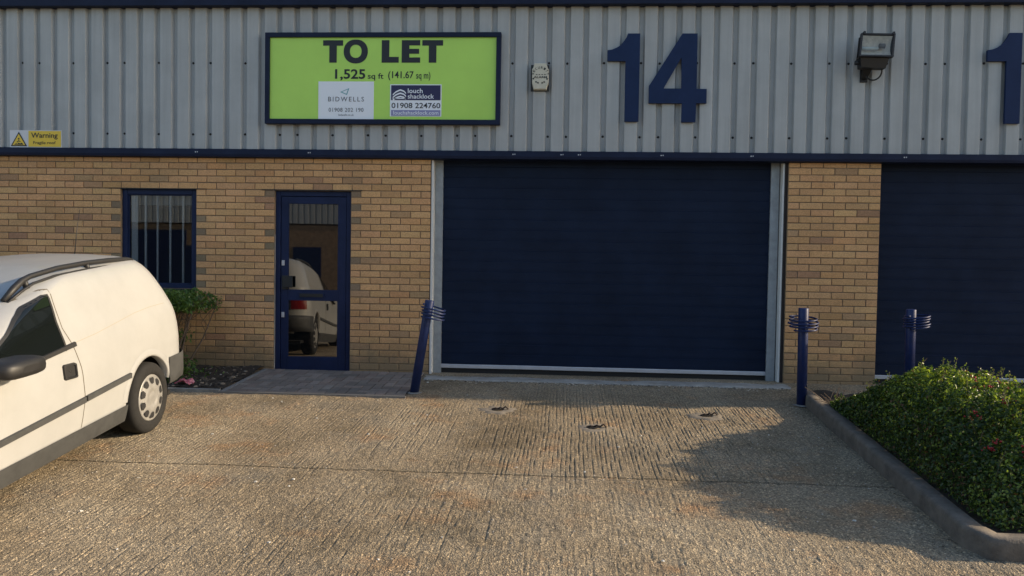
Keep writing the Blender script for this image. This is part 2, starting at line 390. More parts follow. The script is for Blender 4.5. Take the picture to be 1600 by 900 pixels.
# kerb and raised planting bed
def build_kerb():
    out = [(2.34, -.93), (2.29, -2.4), (2.225, -4.50), (2.30, -4.68), (3.2, -4.70), (4.02, -4.70), (4.10, -4.62), (4.12, -2.4), (4.10, -.93)]
    inn = [(2.45, -.93), (2.40, -2.4), (2.34, -4.47), (2.375, -4.57), (3.2, -4.585), (3.96, -4.585), (3.985, -4.56), (4.00, -2.4), (3.98, -.93)]
    def dens(p):
        o = []
        for a, c in zip(p[:-1], p[1:]):
            for k in range(10): o.append((a[0]+(c[0]-a[0])*k/10, a[1]+(c[1]-a[1])*k/10))
        return o+[p[-1]]
    O, I = dens(out), dens(inn); rows = [[], [], [], [], [], [], []]
    for k, (o, i) in enumerate(zip(O, I)):
        z = float(gz(o[1])); w = .003*mnoise.noise(Vector((o[0]*9, o[1]*9, 1))); h = .118+.006*mnoise.noise(Vector((o[0]*3, o[1]*3, 4)))
        def p(t, zz): return (o[0]+(i[0]-o[0])*t+w*(t < .6), o[1]+(i[1]-o[1])*t, z+zz)
        for r, (t, zz) in enumerate([(-.02, -.05), (0, .0), (.02, h-.030), (.07, h-.008), (.20, h), (.97, h), (1, -.02)]): rows[r].append(p(t, zz))
    mb = MB(); mb.grid(rows, flip=True)
    for e in (0, -1):
        mb.add([r[e] for r in rows], [tuple(range(7))] if e == 0 else [tuple(range(7))[::-1]])
    tag(mb.build("kerb", M['kerb']), kind="structure")
    mb = MB(); rw = []
    for j in range(70):
        y = -4.6+j*.055
        xa, xb = 2.38, 4.0
        rw.append([(xa+(xb-xa)*i/30, min(y, -.80), float(gz(min(y, -.80)))+.075+.012*random.random()+.03*mnoise.noise(Vector((i*.3, y*3, 9)))) for i in range(31)])
    mb.grid(rw); tag(mb.build("planting_bed", M['soil']), kind="structure")
build_kerb()

# ------------------------------------------------------------------ the building
bld = thing("industrial_unit", "grey clad industrial unit with buff brick base, navy door and roller shutters", "building", (-1.4, 0, 0))
XL, XR = -13.0, 26.0
SH1 = (-1.515, 2.415); SH2 = (3.40, 7.33); ZT = 2.43
WIN = (-5.115, -4.222, .915, 2.055); DOOR = (-3.305, -2.425, -.02, 2.048)
LZ = 2.055; CO = .075

def brick_segment(mb, x0, x1, z_lo, z_hi, n_mod, odd_dark=(False, False), anchor=0):
    """stretcher bond between x0 and x1; rows counted down from the lintel line LZ"""
    k0 = math.floor((z_lo-LZ)/CO+1e-4); k1 = math.ceil((z_hi-LZ)/CO-1e-4); w = (x1-x0)/n_mod; j = .0048
    for k in range(k0, k1):
        za, zb = max(LZ+k*CO, z_lo-.002), min(LZ+(k+1)*CO, z_hi)
        if zb-za < .02: continue
        half = (k+anchor) % 2
        cuts = [x0] + [x0+w*(i+.5 if half else i) for i in range(0 if half else 1, n_mod)] + [x1]
        if half and cuts[1]-x0 < 1e-3: cuts.pop(1)
        for i in range(len(cuts)-1):
            a, c = cuts[i], cuts[i+1]; q = random.random(); s = .90+.20*random.random()
            base = (.58, .335, .16)
            if q < .045: base = (.40, .225, .125)
            elif q < .09: base = (.43, .265, .14)
            elif q < .28: base = (.60, .355, .165)
            elif q < .42: base = (.55, .31, .14)
            short = (c-a) < .14
            proud = .0032+.0022*random.random()
            if short and ((i == 0 and odd_dark[0]) or (i == len(cuts)-2 and odd_dark[1])) and z_lo < za and za > .7 and random.random() < .6:
                base = (.26, .19, .12); proud -= .004
            col = tuple(b_*s*(1+.05*(random.random()-.5)) for b_ in base)
            brk(mb, a+j, c-j, za+j*(.9+.5*random.random()), zb-j*(.7+.5*random.random()), -proud, col)
def brk(mb, a, c, za, zb, y, col):
    e = .0035; t = lambda: (random.random()-.5)*.0016
    vs = [(a, .012, za), (c, .012, za), (c, .012, zb), (a, .012, zb), (a+t(), y+e*.7, za+t()), (c+t(), y+e*.7, za+t()), (c+t(), y+e*.7, zb+t()), (a+t(), y+e*.7, zb+t()),
          (a+e, y, za+e), (c-e, y, za+e), (c-e, y, zb-e), (a+e, y, zb-e)]
    fs = [(8,9,10,11)] + [(0+i, (i+1) % 4, 4+(i+1) % 4, 4+i) for i in range(4)] + [(4+i, 4+(i+1) % 4, 8+(i+1) % 4, 8+i) for i in range(4)]
    mb.add(vs, fs, 0, False, col)

def wall_block(mb, x0, x1, z0, z1, y0=.004, y1=.24, mi=1):
    mb.box(x0, x1, y0, y1, z0, z1, mi)

mb = MB(); G = -.35
# mortar bed behind the bricks, cut round the openings
e1 = SH1[0]-.0
for a, c, z0, z1 in [(XL, WIN[0], G, ZT), (WIN[1], DOOR[0], G, ZT), (DOOR[1], e1, G, ZT), (WIN[0], WIN[1], G, WIN[2]), (WIN[0], WIN[1], WIN[3], ZT), (DOOR[0], DOOR[1], DOOR[3], ZT), (DOOR[0], DOOR[1], G, -.03)]:
    wall_block(mb, a, c, z0, z1)
brick_segment(mb, DOOR[1], e1, -.12, LZ, 4, (True, False))
brick_segment(mb, WIN[1], DOOR[0], -.12, LZ, 4, (True, True))
brick_segment(mb, WIN[0], WIN[1], -.12, WIN[2]-.012, 4)
brick_segment(mb, WIN[0]-.2245*35, WIN[0], -.12, LZ, 35, (False, True))
brick_segment(mb, e1-.2245*51, e1, LZ, ZT, 51)
# thin black lintel edges over window and door
for a, c in ((WIN[0]-.13, WIN[1]+.12), (DOOR[0]-.15, DOOR[1]+.13)):
    mb.box(a, c, -.009, .02, LZ-.004, LZ+.006, 2)
mb.box(WIN[0]+.002, WIN[1]-.002, -.010, .10, WIN[2]-.03, WIN[2]-.004, 2)
wall = mb.build("brick_wall", [M['brick'], M['mortar'], M['black']], bld)
mb = MB()
wall_block(mb, SH1[1], SH2[0], G, ZT)
brick_segment(mb, SH1[1], SH2[0], -.20, ZT, 4, (False, False), 1)
pier = mb.build("brick_pier", [M['brick'], M['mortar']], bld); 
mb = MB(); wall_block(mb, SH2[1], XR, G, ZT); brick_segment(mb, SH2[1], SH2[1]+.2245*40, -.12, ZT, 40); mb.box(SH2[1]+.2245*40, XR, -.004, .003, G, ZT, 1)
mb.build("brick_wall", [M['brick'], M['mortar']], bld)

# cladding: trapezoidal sheet
P0, PITCH = -6.435, .2017
CZ0, CZ1 = 2.490, 4.12
mb = MB(); prof = []
k0, k1 = int((XL-P0)/PITCH), int((XR-P0)/PITCH)
for k in range(k0, k1+1):
    x = P0+k*PITCH; jx = .0015*(random.random()-.5)
    for dx, y in ((0, -.0600), (.004, -.0612), (.126, -.0612), (.131, -.0600), (.150, -.0220), (.154, -.0210), (.186, -.0210), (.190, -.0220)):
        prof.append((x+dx+jx, y))
rows = [[(x, y, z) for x, y in prof] for z in (CZ0, 3.1, 3.7, CZ1)]
mb.grid(rows, smooth=False)
clad = mb.build("cladding", M['cladding'], bld)
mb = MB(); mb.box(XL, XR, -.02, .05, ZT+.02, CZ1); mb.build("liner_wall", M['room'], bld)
# fixings in the troughs
sb = MB()
for ring in [lathe([(.0, -.011), (.006, -.011), (.0075, -.006), (.0075, -.004), (.013, -.003), (.013, 0)], 10)]:
    sb.grid(ring, close=True, flip=True)
screw0 = None; nscrew = 0
for k in range(-2, 58):
    if k % 5 in (0, 1, 3):
        for z in (3.478, 2.675):
            x = P0+k*PITCH+.168
            if not (-7.2 < x < 5.3): continue
            if -3.42 < x < -.70 and 2.76 < z < 3.8: continue
            L_ = (x-bld.location.x, -.0211, z+.006*(random.random()-.5))
            if screw0 is None:
                screw0 = sb.build("screw", M['black'], clad, local=True); screw0.location = L_
            else: copy_part(screw0, clad, L_)
            nscrew += 1
# trims, gutter, roof, rear
mb = MB()
mb.add([(XL, -.082, 2.446), (XR, -.082, 2.446), (XR, -.078, 2.505), (XL, -.078, 2.505), (XL, .012, 2.405), (XR, .012, 2.405), (XR, -.02, 2.515), (XL, -.02, 2.515), (XL, -.074, 2.418), (XR, -.074, 2.418)],
       [(0,1,2,3), (3,2,6,7), (8,9,1,0), (4,5,9,8)])
for x in (-.60, -.07, .12, 1.02, 1.985, -4.2, -2.9, 3.6):
    mb.box(x, x+.012, -.0835, -.08, 2.462, 2.474, 1); mb.box(x+.022, x+.032, -.0835, -.08, 2.463, 2.475, 1)
mb.build("base_trim", [M['navy_trim'], M['silver']], bld)
mb = MB()
mb.box(XL, XR, -.155, -.005, 4.085, 4.40, 0, .006); mb.build("gutter", M['navy_trim'], bld)
mb = MB(); mb.add([(XL, -.15, 4.385), (XR, -.15, 4.385), (XR, 9, 5.4), (XL, 9, 5.4)], [(0,1,2,3)]); mb.add([(XL, 9, -.4), (XR, 9, -.4), (XR, 9, 5.4), (XL, 9, 5.4)], [(0,1,2,3)])
for x in (XL, XR): mb.add([(x, -.0, G), (x, 9, G), (x, 9, 5.4), (x, -.0, 4.4)], [(0,1,2,3)])
mb.build("roof", M['steel'], bld)
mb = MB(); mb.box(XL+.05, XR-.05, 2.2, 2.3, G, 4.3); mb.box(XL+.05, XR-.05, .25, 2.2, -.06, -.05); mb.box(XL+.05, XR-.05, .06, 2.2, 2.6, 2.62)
mb.build("interior", M['room'], bld)

# window
def window():
    x0, x1, z0, z1 = WIN; y = .045
    fr = MB(); t = .062
    for a, c, e, f in ((x0, x0+t, z0, z1), (x1-t, x1, z0, z1), (x0+t, x1-t, z1-t, z1), (x0+t, x1-t, z0, z0+.045)):
        fr.box(a+.001, c-.001, y-.012, y+.05, e+.001, f-.001, 0, .004)
    for a, c, e, f in ((x0+t, x0+t+.014, z0+.045, z1-t), (x1-t-.014, x1-t, z0+.045, z1-t), (x0+t+.014, x1-t-.014, z1-t-.012, z1-t), (x0+t+.014, x1-t-.014, z0+.045, z0+.06)):
        fr.box(a, c, y+.004, y+.04, e, f, 0)
    w = fr.build("window", M['navy'], bld)
    g = MB(); g.box(x0+t+.004, x1-t-.004, y+.018, y+.024, z0+.05, z1-t-.004); g.build("pane", M['glass'], w)
    bm = mat("white_bar_paint", (.85, .86, .88), .5)
    for i, (a, c) in enumerate(((-5.03, -4.955), (-4.875, -4.849), (-4.732, -4.709), (-4.580, -4.556), (-4.427, -4.404))):
        b = MB()
        if i == 0: b.box(a, c, .082, .092, z0+.02, z1-.02, 0, .003)
        else: b.box(a, c, .080, .098, z0+.02, z1-.02, 0, .006)
        b.build("window_bar", bm, w)
    h = MB(); h.box(x0, x1, .16, .20, z1-.18, z1-.02, 0, .01); h.build("blind_head", mat("blind_box", (.33, .34, .34), .6), w)
window()

# door
def door():
    x0, x1, z0, z1 = DOOR; y = .05
    d = MB(); t = .058
    for a, c, e, f in ((x0, x0+t, z0, z1), (x1-t, x1, z0, z1), (x0+t, x1-t, z1-t, z1)):
        d.box(a+.001, c-.001, y-.015, y+.06, e+.001, f-.001, 0, .004)
    D = d.build("door", M['navy'], bld)
    lx0, lx1, lz0, lz1 = x0+t+.004, x1-t-.004, z0+.022, z1-t-.004; s = .082
    gl = (lx0+s, lx1-s-.005)
    mid = (.800, .925)
    f = MB()
    f.box(lx0, gl[0], y-.004, y+.05, lz0, lz1, 0, .004); f.box(gl[1], lx1, y-.004, y+.05, lz0, lz1, 0, .004)
    f.box(gl[0], gl[1], y-.004, y+.055, lz1-s, lz1, 0, .004); f.box(gl[0], gl[1], y-.004, y+.05, lz0, lz0+.155, 0, .004); f.box(gl[0], gl[1], y-.004, y+.05, mid[0], mid[1], 0, .004)
    for a, c, e, g in ((gl[0], gl[0]+.008, lz0+.155, mid[0]), (gl[1]-.012, gl[1], lz0+.155, mid[0]), (gl[0], gl[0]+.008, mid[1], lz1-s), (gl[1]-.012, gl[1], mid[1], lz1-s)):
        f.box(a, c, y+.0, y+.05, e, g)
    f.build("door_leaf", M['navy'], D)
    for e, g in ((lz0+.15, mid[0]+.005), (mid[1]-.005, lz1-s+.005)):
        p = MB(); a, c = gl[0]+.003, gl[1]-.003; ya, yb = y+.004, y+.040
        p.add([(a, ya, e), (c, yb, e), (c, yb, g), (a, ya, g), (a, ya+.006, e), (c, yb+.006, e), (c, yb+.006, g), (a, ya+.006, g)], [(0,1,2,3), (7,6,5,4), (0,4,5,1), (2,6,7,3)]); p.build("glass_pane", M['dark_glass'], D)
    for zc in (1.228, .635):
        h = MB(); h.box(x0+.073, x0+.105, y-.014, y-.004, zc-.030, zc+.030, 0, .003); h.tube([(x0+.089, y-.020, zc-.005), (x0+.089, y-.004, zc-.005)], .009, 10); h.build("lock", M['silver'], D)
    h = MB(); h.box(x0+.075, x0+.145, y-.016, y-.004, .925, 1.085, 0, .004); h.tube([(x0+.12, y-.05, 1.03), (x0+.12, y-.01, 1.03)], .011, 10); h.box(x0+.108, x0+.215, y-.062, y-.046, .95, 1.078, 0, .005); h.build("handle", M['black'], D)
    l = MB(); l.box(-3.035, -2.735, y-.012, y-.004, .832, .893, 0, .003); l.box(-3.02, -2.75, y-.016, y-.012, .843, .882, 1, .002); l.build("letter_plate", [M['navy'], M['black']], D)
    s_ = MB(); s_.box(x0+.04, x1-.03, y-.03, y+.06, -.035, -.008, 0, .004); s_.build("door_sill", M['silver'], D)
    # weathered silicone bead beside the frame
    b = MB(); b.box(x0-.003, x0+.002, .004, .04, -.02, 1.55); b.build("sealant", M['concrete'], D)
door()

# roller shutters
def shutter(x0, x1, zb, tilt, first):
    y = .15; lat = .1185; ztop = ZT+.05
    gw = .095
    a, c = (x0+.118, x1-.155) if first else (x0+.02, x1-.11)
    def bot(x): return zb+tilt*(x-a)/(c-a)
    n = int((ztop-zb-.05)/lat)+1; rows = []
    prof = [(0, .0036), (.25, -.0006), (.6, -.0026), (.945, -.0060), (.975, .0036)]
    xs = [a+(c-a)*i/40 for i in range(41)]
    for k in range(n):
        wob = .0012*(random.random()-.5)
        for t, dy in prof:
            z = zb+.045+(k+t)*lat
            rows.append([(x, y+dy+wob*math.sin(x*3+k)+.0016*mnoise.noise(Vector((x*.9, z*1.5, 3))), z+tilt*(x-a)/(c-a)*(1-min(1, k/n))) for x in xs])
    mb = MB(); mb.grid(rows, smooth=False, flip=False)
    S = mb.build("roller_shutter", mat("navy_shutter_paint", (.0075, .0170, .044), .6, spec=.18, noise_amt=.35, noise_scale=2.5), bld)
    bb = MB(); bb.grid([[(x, yy, bot(x)+dz+.003*mnoise.noise(Vector((x*1.3, 0, 8)))) for x in xs] for yy, dz in ((y+.02, 0.0), (y-.012, 0.0), (y-.014, .004), (y-.014, .038), (y-.012, .043), (y+.01, .043))], smooth=False)
    bb.build("bottom_bar", M['silver'], S)
    rb = MB(); rb.box(a, c, y+.012, y+.03, -.05, zb+.02); rb.build("rubber_seal", M['dark_rubber'], S)
    g = MB()
    if first:
        g.box(x0+.030, a, y-.030, y+.04, -.004, ztop, 0, .003); g.build("guide_rail", M['steel'], S)
        g2 = MB(); g2.box(c, c+.092, y-.030, y+.04, -.004, ztop, 0, .003); g2.build("guide_rail", M['steel'], S)
        g3 = MB(); g3.box(x0+.002, x0+.028, .008, y+.03, .0, ztop, 0, .003); g3.build("edge_angle", M['white'], S)
        g4 = MB(); g4.box(c+.103, c+.124, .03, y+.03, .0, ztop, 0, .003); g4.build("edge_angle", M['white'], S)
        g5 = MB(); g5.box(c+.126, x1, .02, y+.04, -.05, ztop); g5.box(c+.092, c+.103, y+.0, y+.04, -.02, ztop); g5.build("reveal_strip", M['brown'], S)  # plain dark brown strips between guide rail, white angle and brick edge
        g6 = MB(); g6.box(x0-.012, x0+.002, .0, .02, -.02, ztop); g6.build("reveal_strip", M['brown'], S)
    else:
        g2 = MB(); g2.box(c, x1-.02, y-.03, y+.04, -.004, ztop, 0, .003); g2.build("guide_rail", M['steel'], S)
    th = MB()
    xs2 = [x0+.0+(x1-x0)*i/60 for i in range(61)]
    def w(x, s): return .006*mnoise.noise(Vector((x*4, s, 2)))
    th.grid([[(x, .20, -.004) for x in xs2], [(x, -.015+w(x, 1), -.006+w(x, 2)) for x in xs2], [(x, -.30+3*w(x, 1), SLOPE*-.30+.016+w(x, 3)) for x in xs2], [(x, -.325+3*w(x, 1), SLOPE*-.325+.010+w(x, 3)) for x in xs2], [(x, -.335+3*w(x, 1), -.10) for x in xs2]], smooth=True, flip=True)
    th.build("threshold", M['threshold'], S)
    return S
shutter(SH1[0], SH1[1], .058, -.002, True)
shutter(SH2[0], SH2[1], .05, 0, False)

# ------------------------------------------------------------------ lettering
def text_mesh(body, box, y, m, parent, name="lettering", bold=0.0, spacing=1.0, depth=0.0, rot=0.0, centre=None):
    """words in the built-in typeface fitted to a box (x0, x1, z0, z1) on the facade"""
    cu = bpy.data.curves.new("type", 'FONT'); cu.body = body; cu.size = 1; cu.offset = bold; cu.space_character = spacing; cu.extrude = depth; cu.resolution_u = 3
    o = bpy.data.objects.new("type", cu); COL.objects.link(o)
    dg = bpy.context.evaluated_depsgraph_get(); me = bpy.data.meshes.new_from_object(o.evaluated_get(dg))
    bpy.data.objects.remove(o); bpy.data.curves.remove(cu)
    v = np.array([p.co[:] for p in me.vertices]); mn, mx_ = v.min(0), v.max(0)
    x0, x1, z0, z1 = box; off = wloc(parent)
    sx, sz = (x1-x0)/(mx_[0]-mn[0]), (z1-z0)/(mx_[1]-mn[1])
    for p in me.vertices:
        x = x0+(p.co.x-mn[0])*sx; z = z0+(p.co.y-mn[1])*sz
        if rot:
            cx, cz = centre; dx, dz = x-cx, z-cz; x, z = cx+dx*math.cos(rot)-dz*math.sin(rot), cz+dx*math.sin(rot)+dz*math.cos(rot)
        p.co = Vector((x, y-p.co.z, z))-off
    me.materials.append(m); me.name = name
    nw = len(body.split())
    if nw == 1:
        t = bpy.data.objects.new(name, me); COL.objects.link(t); t.parent = parent; return t
    # one mesh per word: cut at the widest gaps
    spans = sorted((min(me.vertices[i].co.x for i in p.vertices), max(me.vertices[i].co.x for i in p.vertices)) for p in me.polygons)
    gaps = []; run = spans[0][1]
    for a, c in spans[1:]:
        if a > run: gaps.append((a-run, (a+run)/2))
        run = max(run, c)
    cuts = sorted(g[1] for g in sorted(gaps)[-(nw-1):])+[1e9]; lo = -1e9
    for cut in cuts:
        fs = [tuple(p.vertices) for p in me.polygons if lo < sum(me.vertices[i].co.x for i in p.vertices)/len(p.vertices) < cut]; lo = cut
        idx = {}; vs = []
        for f in fs:
            for i in f:
                if i not in idx: idx[i] = len(vs); vs.append(tuple(me.vertices[i].co))
        m2 = bpy.data.meshes.new(name); m2.from_pydata(vs, [], [tuple(idx[i] for i in f) for f in fs]); m2.materials.append(m); m2.update()
        t = bpy.data.objects.new(name, m2); COL.objects.link(t); t.parent = parent
    bpy.data.meshes.remove(me)
    return t

INK = mat("black_vinyl", (.010, .010, .014), .45)
def sign_board():
    S = thing("sign_board", "lime green TO LET sign board in a navy frame above the glazed door", "sign", (-2.06, -.06, 2.785))
    x0, x1, z0, z1 = -3.383, -.741, 2.785, 3.794
    f = MB(); w = .052
    f.box(x0, x1, -.125, -.061, z1-w, z1, 0, .004); f.box(x0, x1, -.125, -.061, z0, z0+w+.002, 0, .004)
    f.box(x0, x0+w, -.1245, -.061, z0+w, z1-w, 0, .004); f.box(x1-w, x1, -.1245, -.061, z0+w, z1-w, 0, .004)
    f.build("frame", M['navy_trim'], S)
    p = MB(); p.box(x0+w-.01, x1-w+.01, -.100, -.070, z0+w-.01, z1-w+.01)
    pm = mat("lime_green_panel", (.46, .76, .12), .35, noise_amt=.10, noise_scale=1.5)
    p.build("panel", pm, S); y = -.1025
    def flat(name, polys, m, yy, holes=None):
        b = MB()
        for q in polys: b.prism(q, yy, yy, 0, holes)
        return b.build(name, m, S)
    def rect(a, c, e, g): return [(a, e), (c, e), (c, g), (a, g)]
    zt, zb = 3.712, 3.465
    def T(a, c): m_ = (a+c)/2; return [(a, zt), (a, zt-.060), (m_-.042, zt-.060), (m_-.042, zb), (m_+.042, zb), (m_+.042, zt-.060), (c, zt-.060), (c, zt)]
    flat("lettering", [T(-2.729, -2.503)], INK, y)
    ell = lambda cx, cz, a, b, p: [(cx+a*abs(math.cos(t))**p*(1 if math.cos(t) > 0 else -1), cz+b*abs(math.sin(t))**p*(1 if math.sin(t) > 0 else -1)) for t in [2*math.pi*k/48+.001 for k in range(48)]]
    flat("lettering", [ell(-2.360, 3.588, .136, .132, .92)], INK, y, [ell(-2.360, 3.590, .066, .072, .92)])
    flat("lettering", [[(-2.068, zt), (-2.068, zb), (-1.877, zb), (-1.877, zb+.064), (-1.983, zb+.064), (-1.983, zt)]], INK, y)
    flat("lettering", [[(-1.844, zt), (-1.844, zb), (-1.637, zb), (-1.637, zb+.058), (-1.759, zb+.058), (-1.759, zb+.098), (-1.650, zb+.098), (-1.650, zb+.152), (-1.759, zb+.152), (-1.759, zt-.058), (-1.639, zt-.058), (-1.639, zt)]], INK, y)
    flat("lettering", [T(-1.615, -1.384)], INK, y)
    text_mesh("1,525", (-2.591, -2.250, 3.268, 3.394), y, INK, S, bold=.022)
    text_mesh("sq ft", (-2.222, -2.045, 3.268, 3.350), y, INK, S, bold=.010)
    text_mesh("(141.67", (-1.993, -1.708, 3.270, 3.372), y, INK, S, bold=.012)
    text_mesh("sq m)", (-1.680, -1.521, 3.266, 3.366), y, INK, S, bold=.008)
    wh = mat("pale_sticker", (.78, .82, .88), .45); grey = mat("grey_ink", (.10, .11, .13), .5); teal = mat("teal_ink", (.12, .38, .42), .5)
    pan = MB(); pan.box(-2.778, -2.152, -.1035, -.1005, 2.842, 3.257); pan.build("agent_panel", wh, S); y2 = -.1055
    tri = [(-2.532, 3.140), (-2.428, 3.184), (-2.455, 3.108)]; c = [(sum(t[k] for t in tri)/3) for k in (0, 1)]
    flat("logo", [tri], teal, y2, [[(c[0]+(a-c[0])*.66, c[1]+(b-c[1])*.66) for a, b in tri]])
    text_mesh("BIDWELLS", (-2.666, -2.262, 3.036, 3.088), y2, grey, S, bold=.004, spacing=1.35)
    text_mesh("01908 202 190", (-2.660, -2.266, 2.921, 2.966), y2, grey, S, bold=.004, spacing=1.1)
    text_mesh("bidwells.co.uk", (-2.547, -2.374, 2.876, 2.900), y2, grey, S)
    pan = MB(); pan.box(-1.969, -1.394, -.1035, -.1005, 2.874, 3.227); pan.build("agent_panel", wh, S)
    nv = mat("indigo_ink", (.018, .016, .075), .5); lil = mat("lilac_ink", (.25, .26, .46), .5)
    flat("panel_band", [rect(-1.957, -1.405, 3.053, 3.217)], nv, y2)
    flat("panel_band", [rect(-1.955, -1.405, 2.881, 2.944)], lil, y2)
    y3 = -.107
    hills = []
    for dz, xr, hh in ((0, 0, 1.0), (-.030, .0, .9), (-.058, 0, .75)):
        top = [(-1.938, 3.120), (-1.905, 3.150), (-1.868, 3.168), (-1.850, 3.172), (-1.815, 3.160), (-1.790, 3.136)]
        top = [(x, 3.120+(z-3.120)*hh+dz) for x, z in top]
        hills.append(top+[(x, z-.017) for x, z in top[::-1]])
    hills.append(rect(-1.94, -1.79, 3.066, 3.076))
    flat("logo", hills, wh, y3)
    text_mesh("louch", (-1.770, -1.604, 3.130, 3.182), y3, wh, S, bold=.012)
    text_mesh("shacklock", (-1.770, -1.477, 3.070, 3.120), y3, wh, S, bold=.012)
    text_mesh("01908 224760", (-1.951, -1.406, 2.964, 3.024), y2, INK, S, bold=.010)
    text_mesh("louchshacklock.com", (-1.930, -1.425, 2.893, 2.934), y3, wh, S, bold=.008)
sign_board()

def warning_sign():
    S = thing("warning_sign", "small yellow and white fragile roof warning sign on the grey cladding", "sign", (-6.09, -.064, 2.507))
    b = MB(); b.box(-6.397, -5.777, -.066, -.0622, 2.507, 2.702); b.build("backplate", mat("white_sign", (.62, .63, .66), .5), S)
    def flat(name, polys, m, y, holes=None):
        q = MB()
        for p in polys: q.prism(p, y, y, 0, holes)
        return q.build(name, m, S)
    yel = mat("yellow_sign", (.78, .54, .05), .5)
    flat("yellow_panel", [[(-6.172, 2.514), (-5.784, 2.514), (-5.784, 2.695), (-6.172, 2.695)]], yel, -.068)
    tri = [(-6.385, 2.519), (-6.188, 2.519), (-6.287, 2.685)]; c = (-6.287, 2.574)
    sc = lambda k: [(c[0]+(x-c[0])*k, c[1]+(z-c[1])*k) for x, z in tri]
    flat("symbol", [tri], INK, -.068); flat("symbol", [sc(.78)], yel, -.0695)
    flat("pictogram", [[(-6.345, 2.536), (-6.318, 2.552), (-6.300, 2.545), (-6.290, 2.560), (-6.268, 2.550), (-6.250, 2.560), (-6.228, 2.536)], [(-6.312, 2.566), (-6.287, 2.588), (-6.262, 2.570), (-6.268, 2.563), (-6.286, 2.576), (-6.306, 2.560)], [(-6.296, 2.594), (-6.278, 2.594), (-6.278, 2.612), (-6.296, 2.612)]], INK, -.071)
    text_mesh("Warning", (-6.139, -5.822, 2.598, 2.674), -.070, INK, S, bold=.014)
    text_mesh("Fragile roof", (-6.113, -5.846, 2.534, 2.578), -.070, INK, S, bold=.010)
warning_sign()

# unit numbers: thick cut-out digits on spacers
def digit(name, label, poly, holes=None):
    cx = sum(p[0] for p in poly)/len(poly)
    m = MB(); m.prism(poly, -.098, -.066, 0, holes)
    o = m.build(name, M['navy_digit'], loc=(cx, -.066, min(p[1] for p in poly)))
    return tag(o, label, "number", "cut-out unit numbers on the cladding")
one = lambda dx: [(.639+dx, 3.783), (.771+dx, 3.783), (.771+dx, 2.831), (.619+dx, 2.831), (.617+dx, 3.486), (.420+dx, 3.486), (.420+dx, 3.602), (.470+dx, 3.610), (.520+dx, 3.630), (.565+dx, 3.660), (.600+dx, 3.705), (.625+dx, 3.745)]
digit("number_one", "navy cut-out digit 1 standing just before the digit 4 on grey cladding", one(0))
digit("number_four", "navy cut-out digit 4 with a triangular opening on grey cladding", [(1.224, 3.782), (1.386, 3.782), (1.389, 3.187), (1.497, 3.187), (1.497, 3.033), (1.388, 3.033), (1.384, 2.828), (1.233, 2.828), (1.233, 3.031), (.877, 3.031), (.877, 3.219)], [[(1.220, 3.524), (1.226, 3.191), (1.034, 3.191)]])
digit("number_one", "lone navy cut-out digit 1 above the shutter beyond the brick pier", one(4.001))

def alarm_box():
    A = thing("alarm_box", "cream burglar alarm box with worn dark lettering between sign and numbers", "alarm", (-.306, -.062, 3.167))
    cr = mat("cream_plastic", (.60, .57, .46), .45, noise_amt=.2, noise_scale=14)
    pl = [(-.372, 3.459), (-.242, 3.459), (-.226, 3.405), (-.216, 3.395), (-.214, 3.24), (-.224, 3.225), (-.238, 3.170), (-.378, 3.170), (-.392, 3.225), (-.396, 3.24), (-.398, 3.395), (-.388, 3.405)]
    c = (-.306, 3.315); b = MB(); sh = lambda k: [(c[0]+(x-c[0])*k, c[1]+(z-c[1])*k) for x, z in pl]
    rows = [[(x, y, z) for x, z in sh(k)] for k, y in ((1.0, -.062), (1.0, -.105), (.985, -.118), (.93, -.126))]
    b.grid(rows, smooth=False, close=True); b.add(rows[-1], [tuple(range(12))]); b.build("casing", cr, A)
    k = MB(); k.box(-.412, -.21, -.0635, -.058, 3.16, 3.45, 0, .002); k.build("back_plate", M['black'], A)
    ink = mat("faded_black_ink", (.03, .032, .03), .6)
    word = "SECURITY"
    for i, ch in enumerate(word):
        a = R(80-160*i/(len(word)-1)); r = .083; px, pz = c[0]+r*math.sin(-a), 3.325+r*math.cos(a)
        text_mesh(ch, (px-.010, px+.010, pz-.013, pz+.013), -.1275, ink, A, bold=.02, rot=a, centre=(px, pz))
    text_mesh("ALARM", (-.378, -.232, 3.292, 3.316), -.1275, ink, A, bold=.03)
    d = MB()
    for x in (-.355, -.325, -.295, -.265): d.prism([(x, 3.328), (x+.018, 3.328), (x+.018, 3.336), (x, 3.336)], -.1275, -.1275)
    for i in range(9):
        a0, a1 = R(200+16*i-1), R(200+16*i+11)
        if i in (1, 4, 7): continue
        d.prism([(c[0]+r*math.cos(a), 3.322+r*math.sin(a)) for r, a in ((.075, a0), (.075, a1), (.092, a1), (.092, a0))], -.1275, -.1275)
    d.build("emblem", ink, A)
alarm_box()

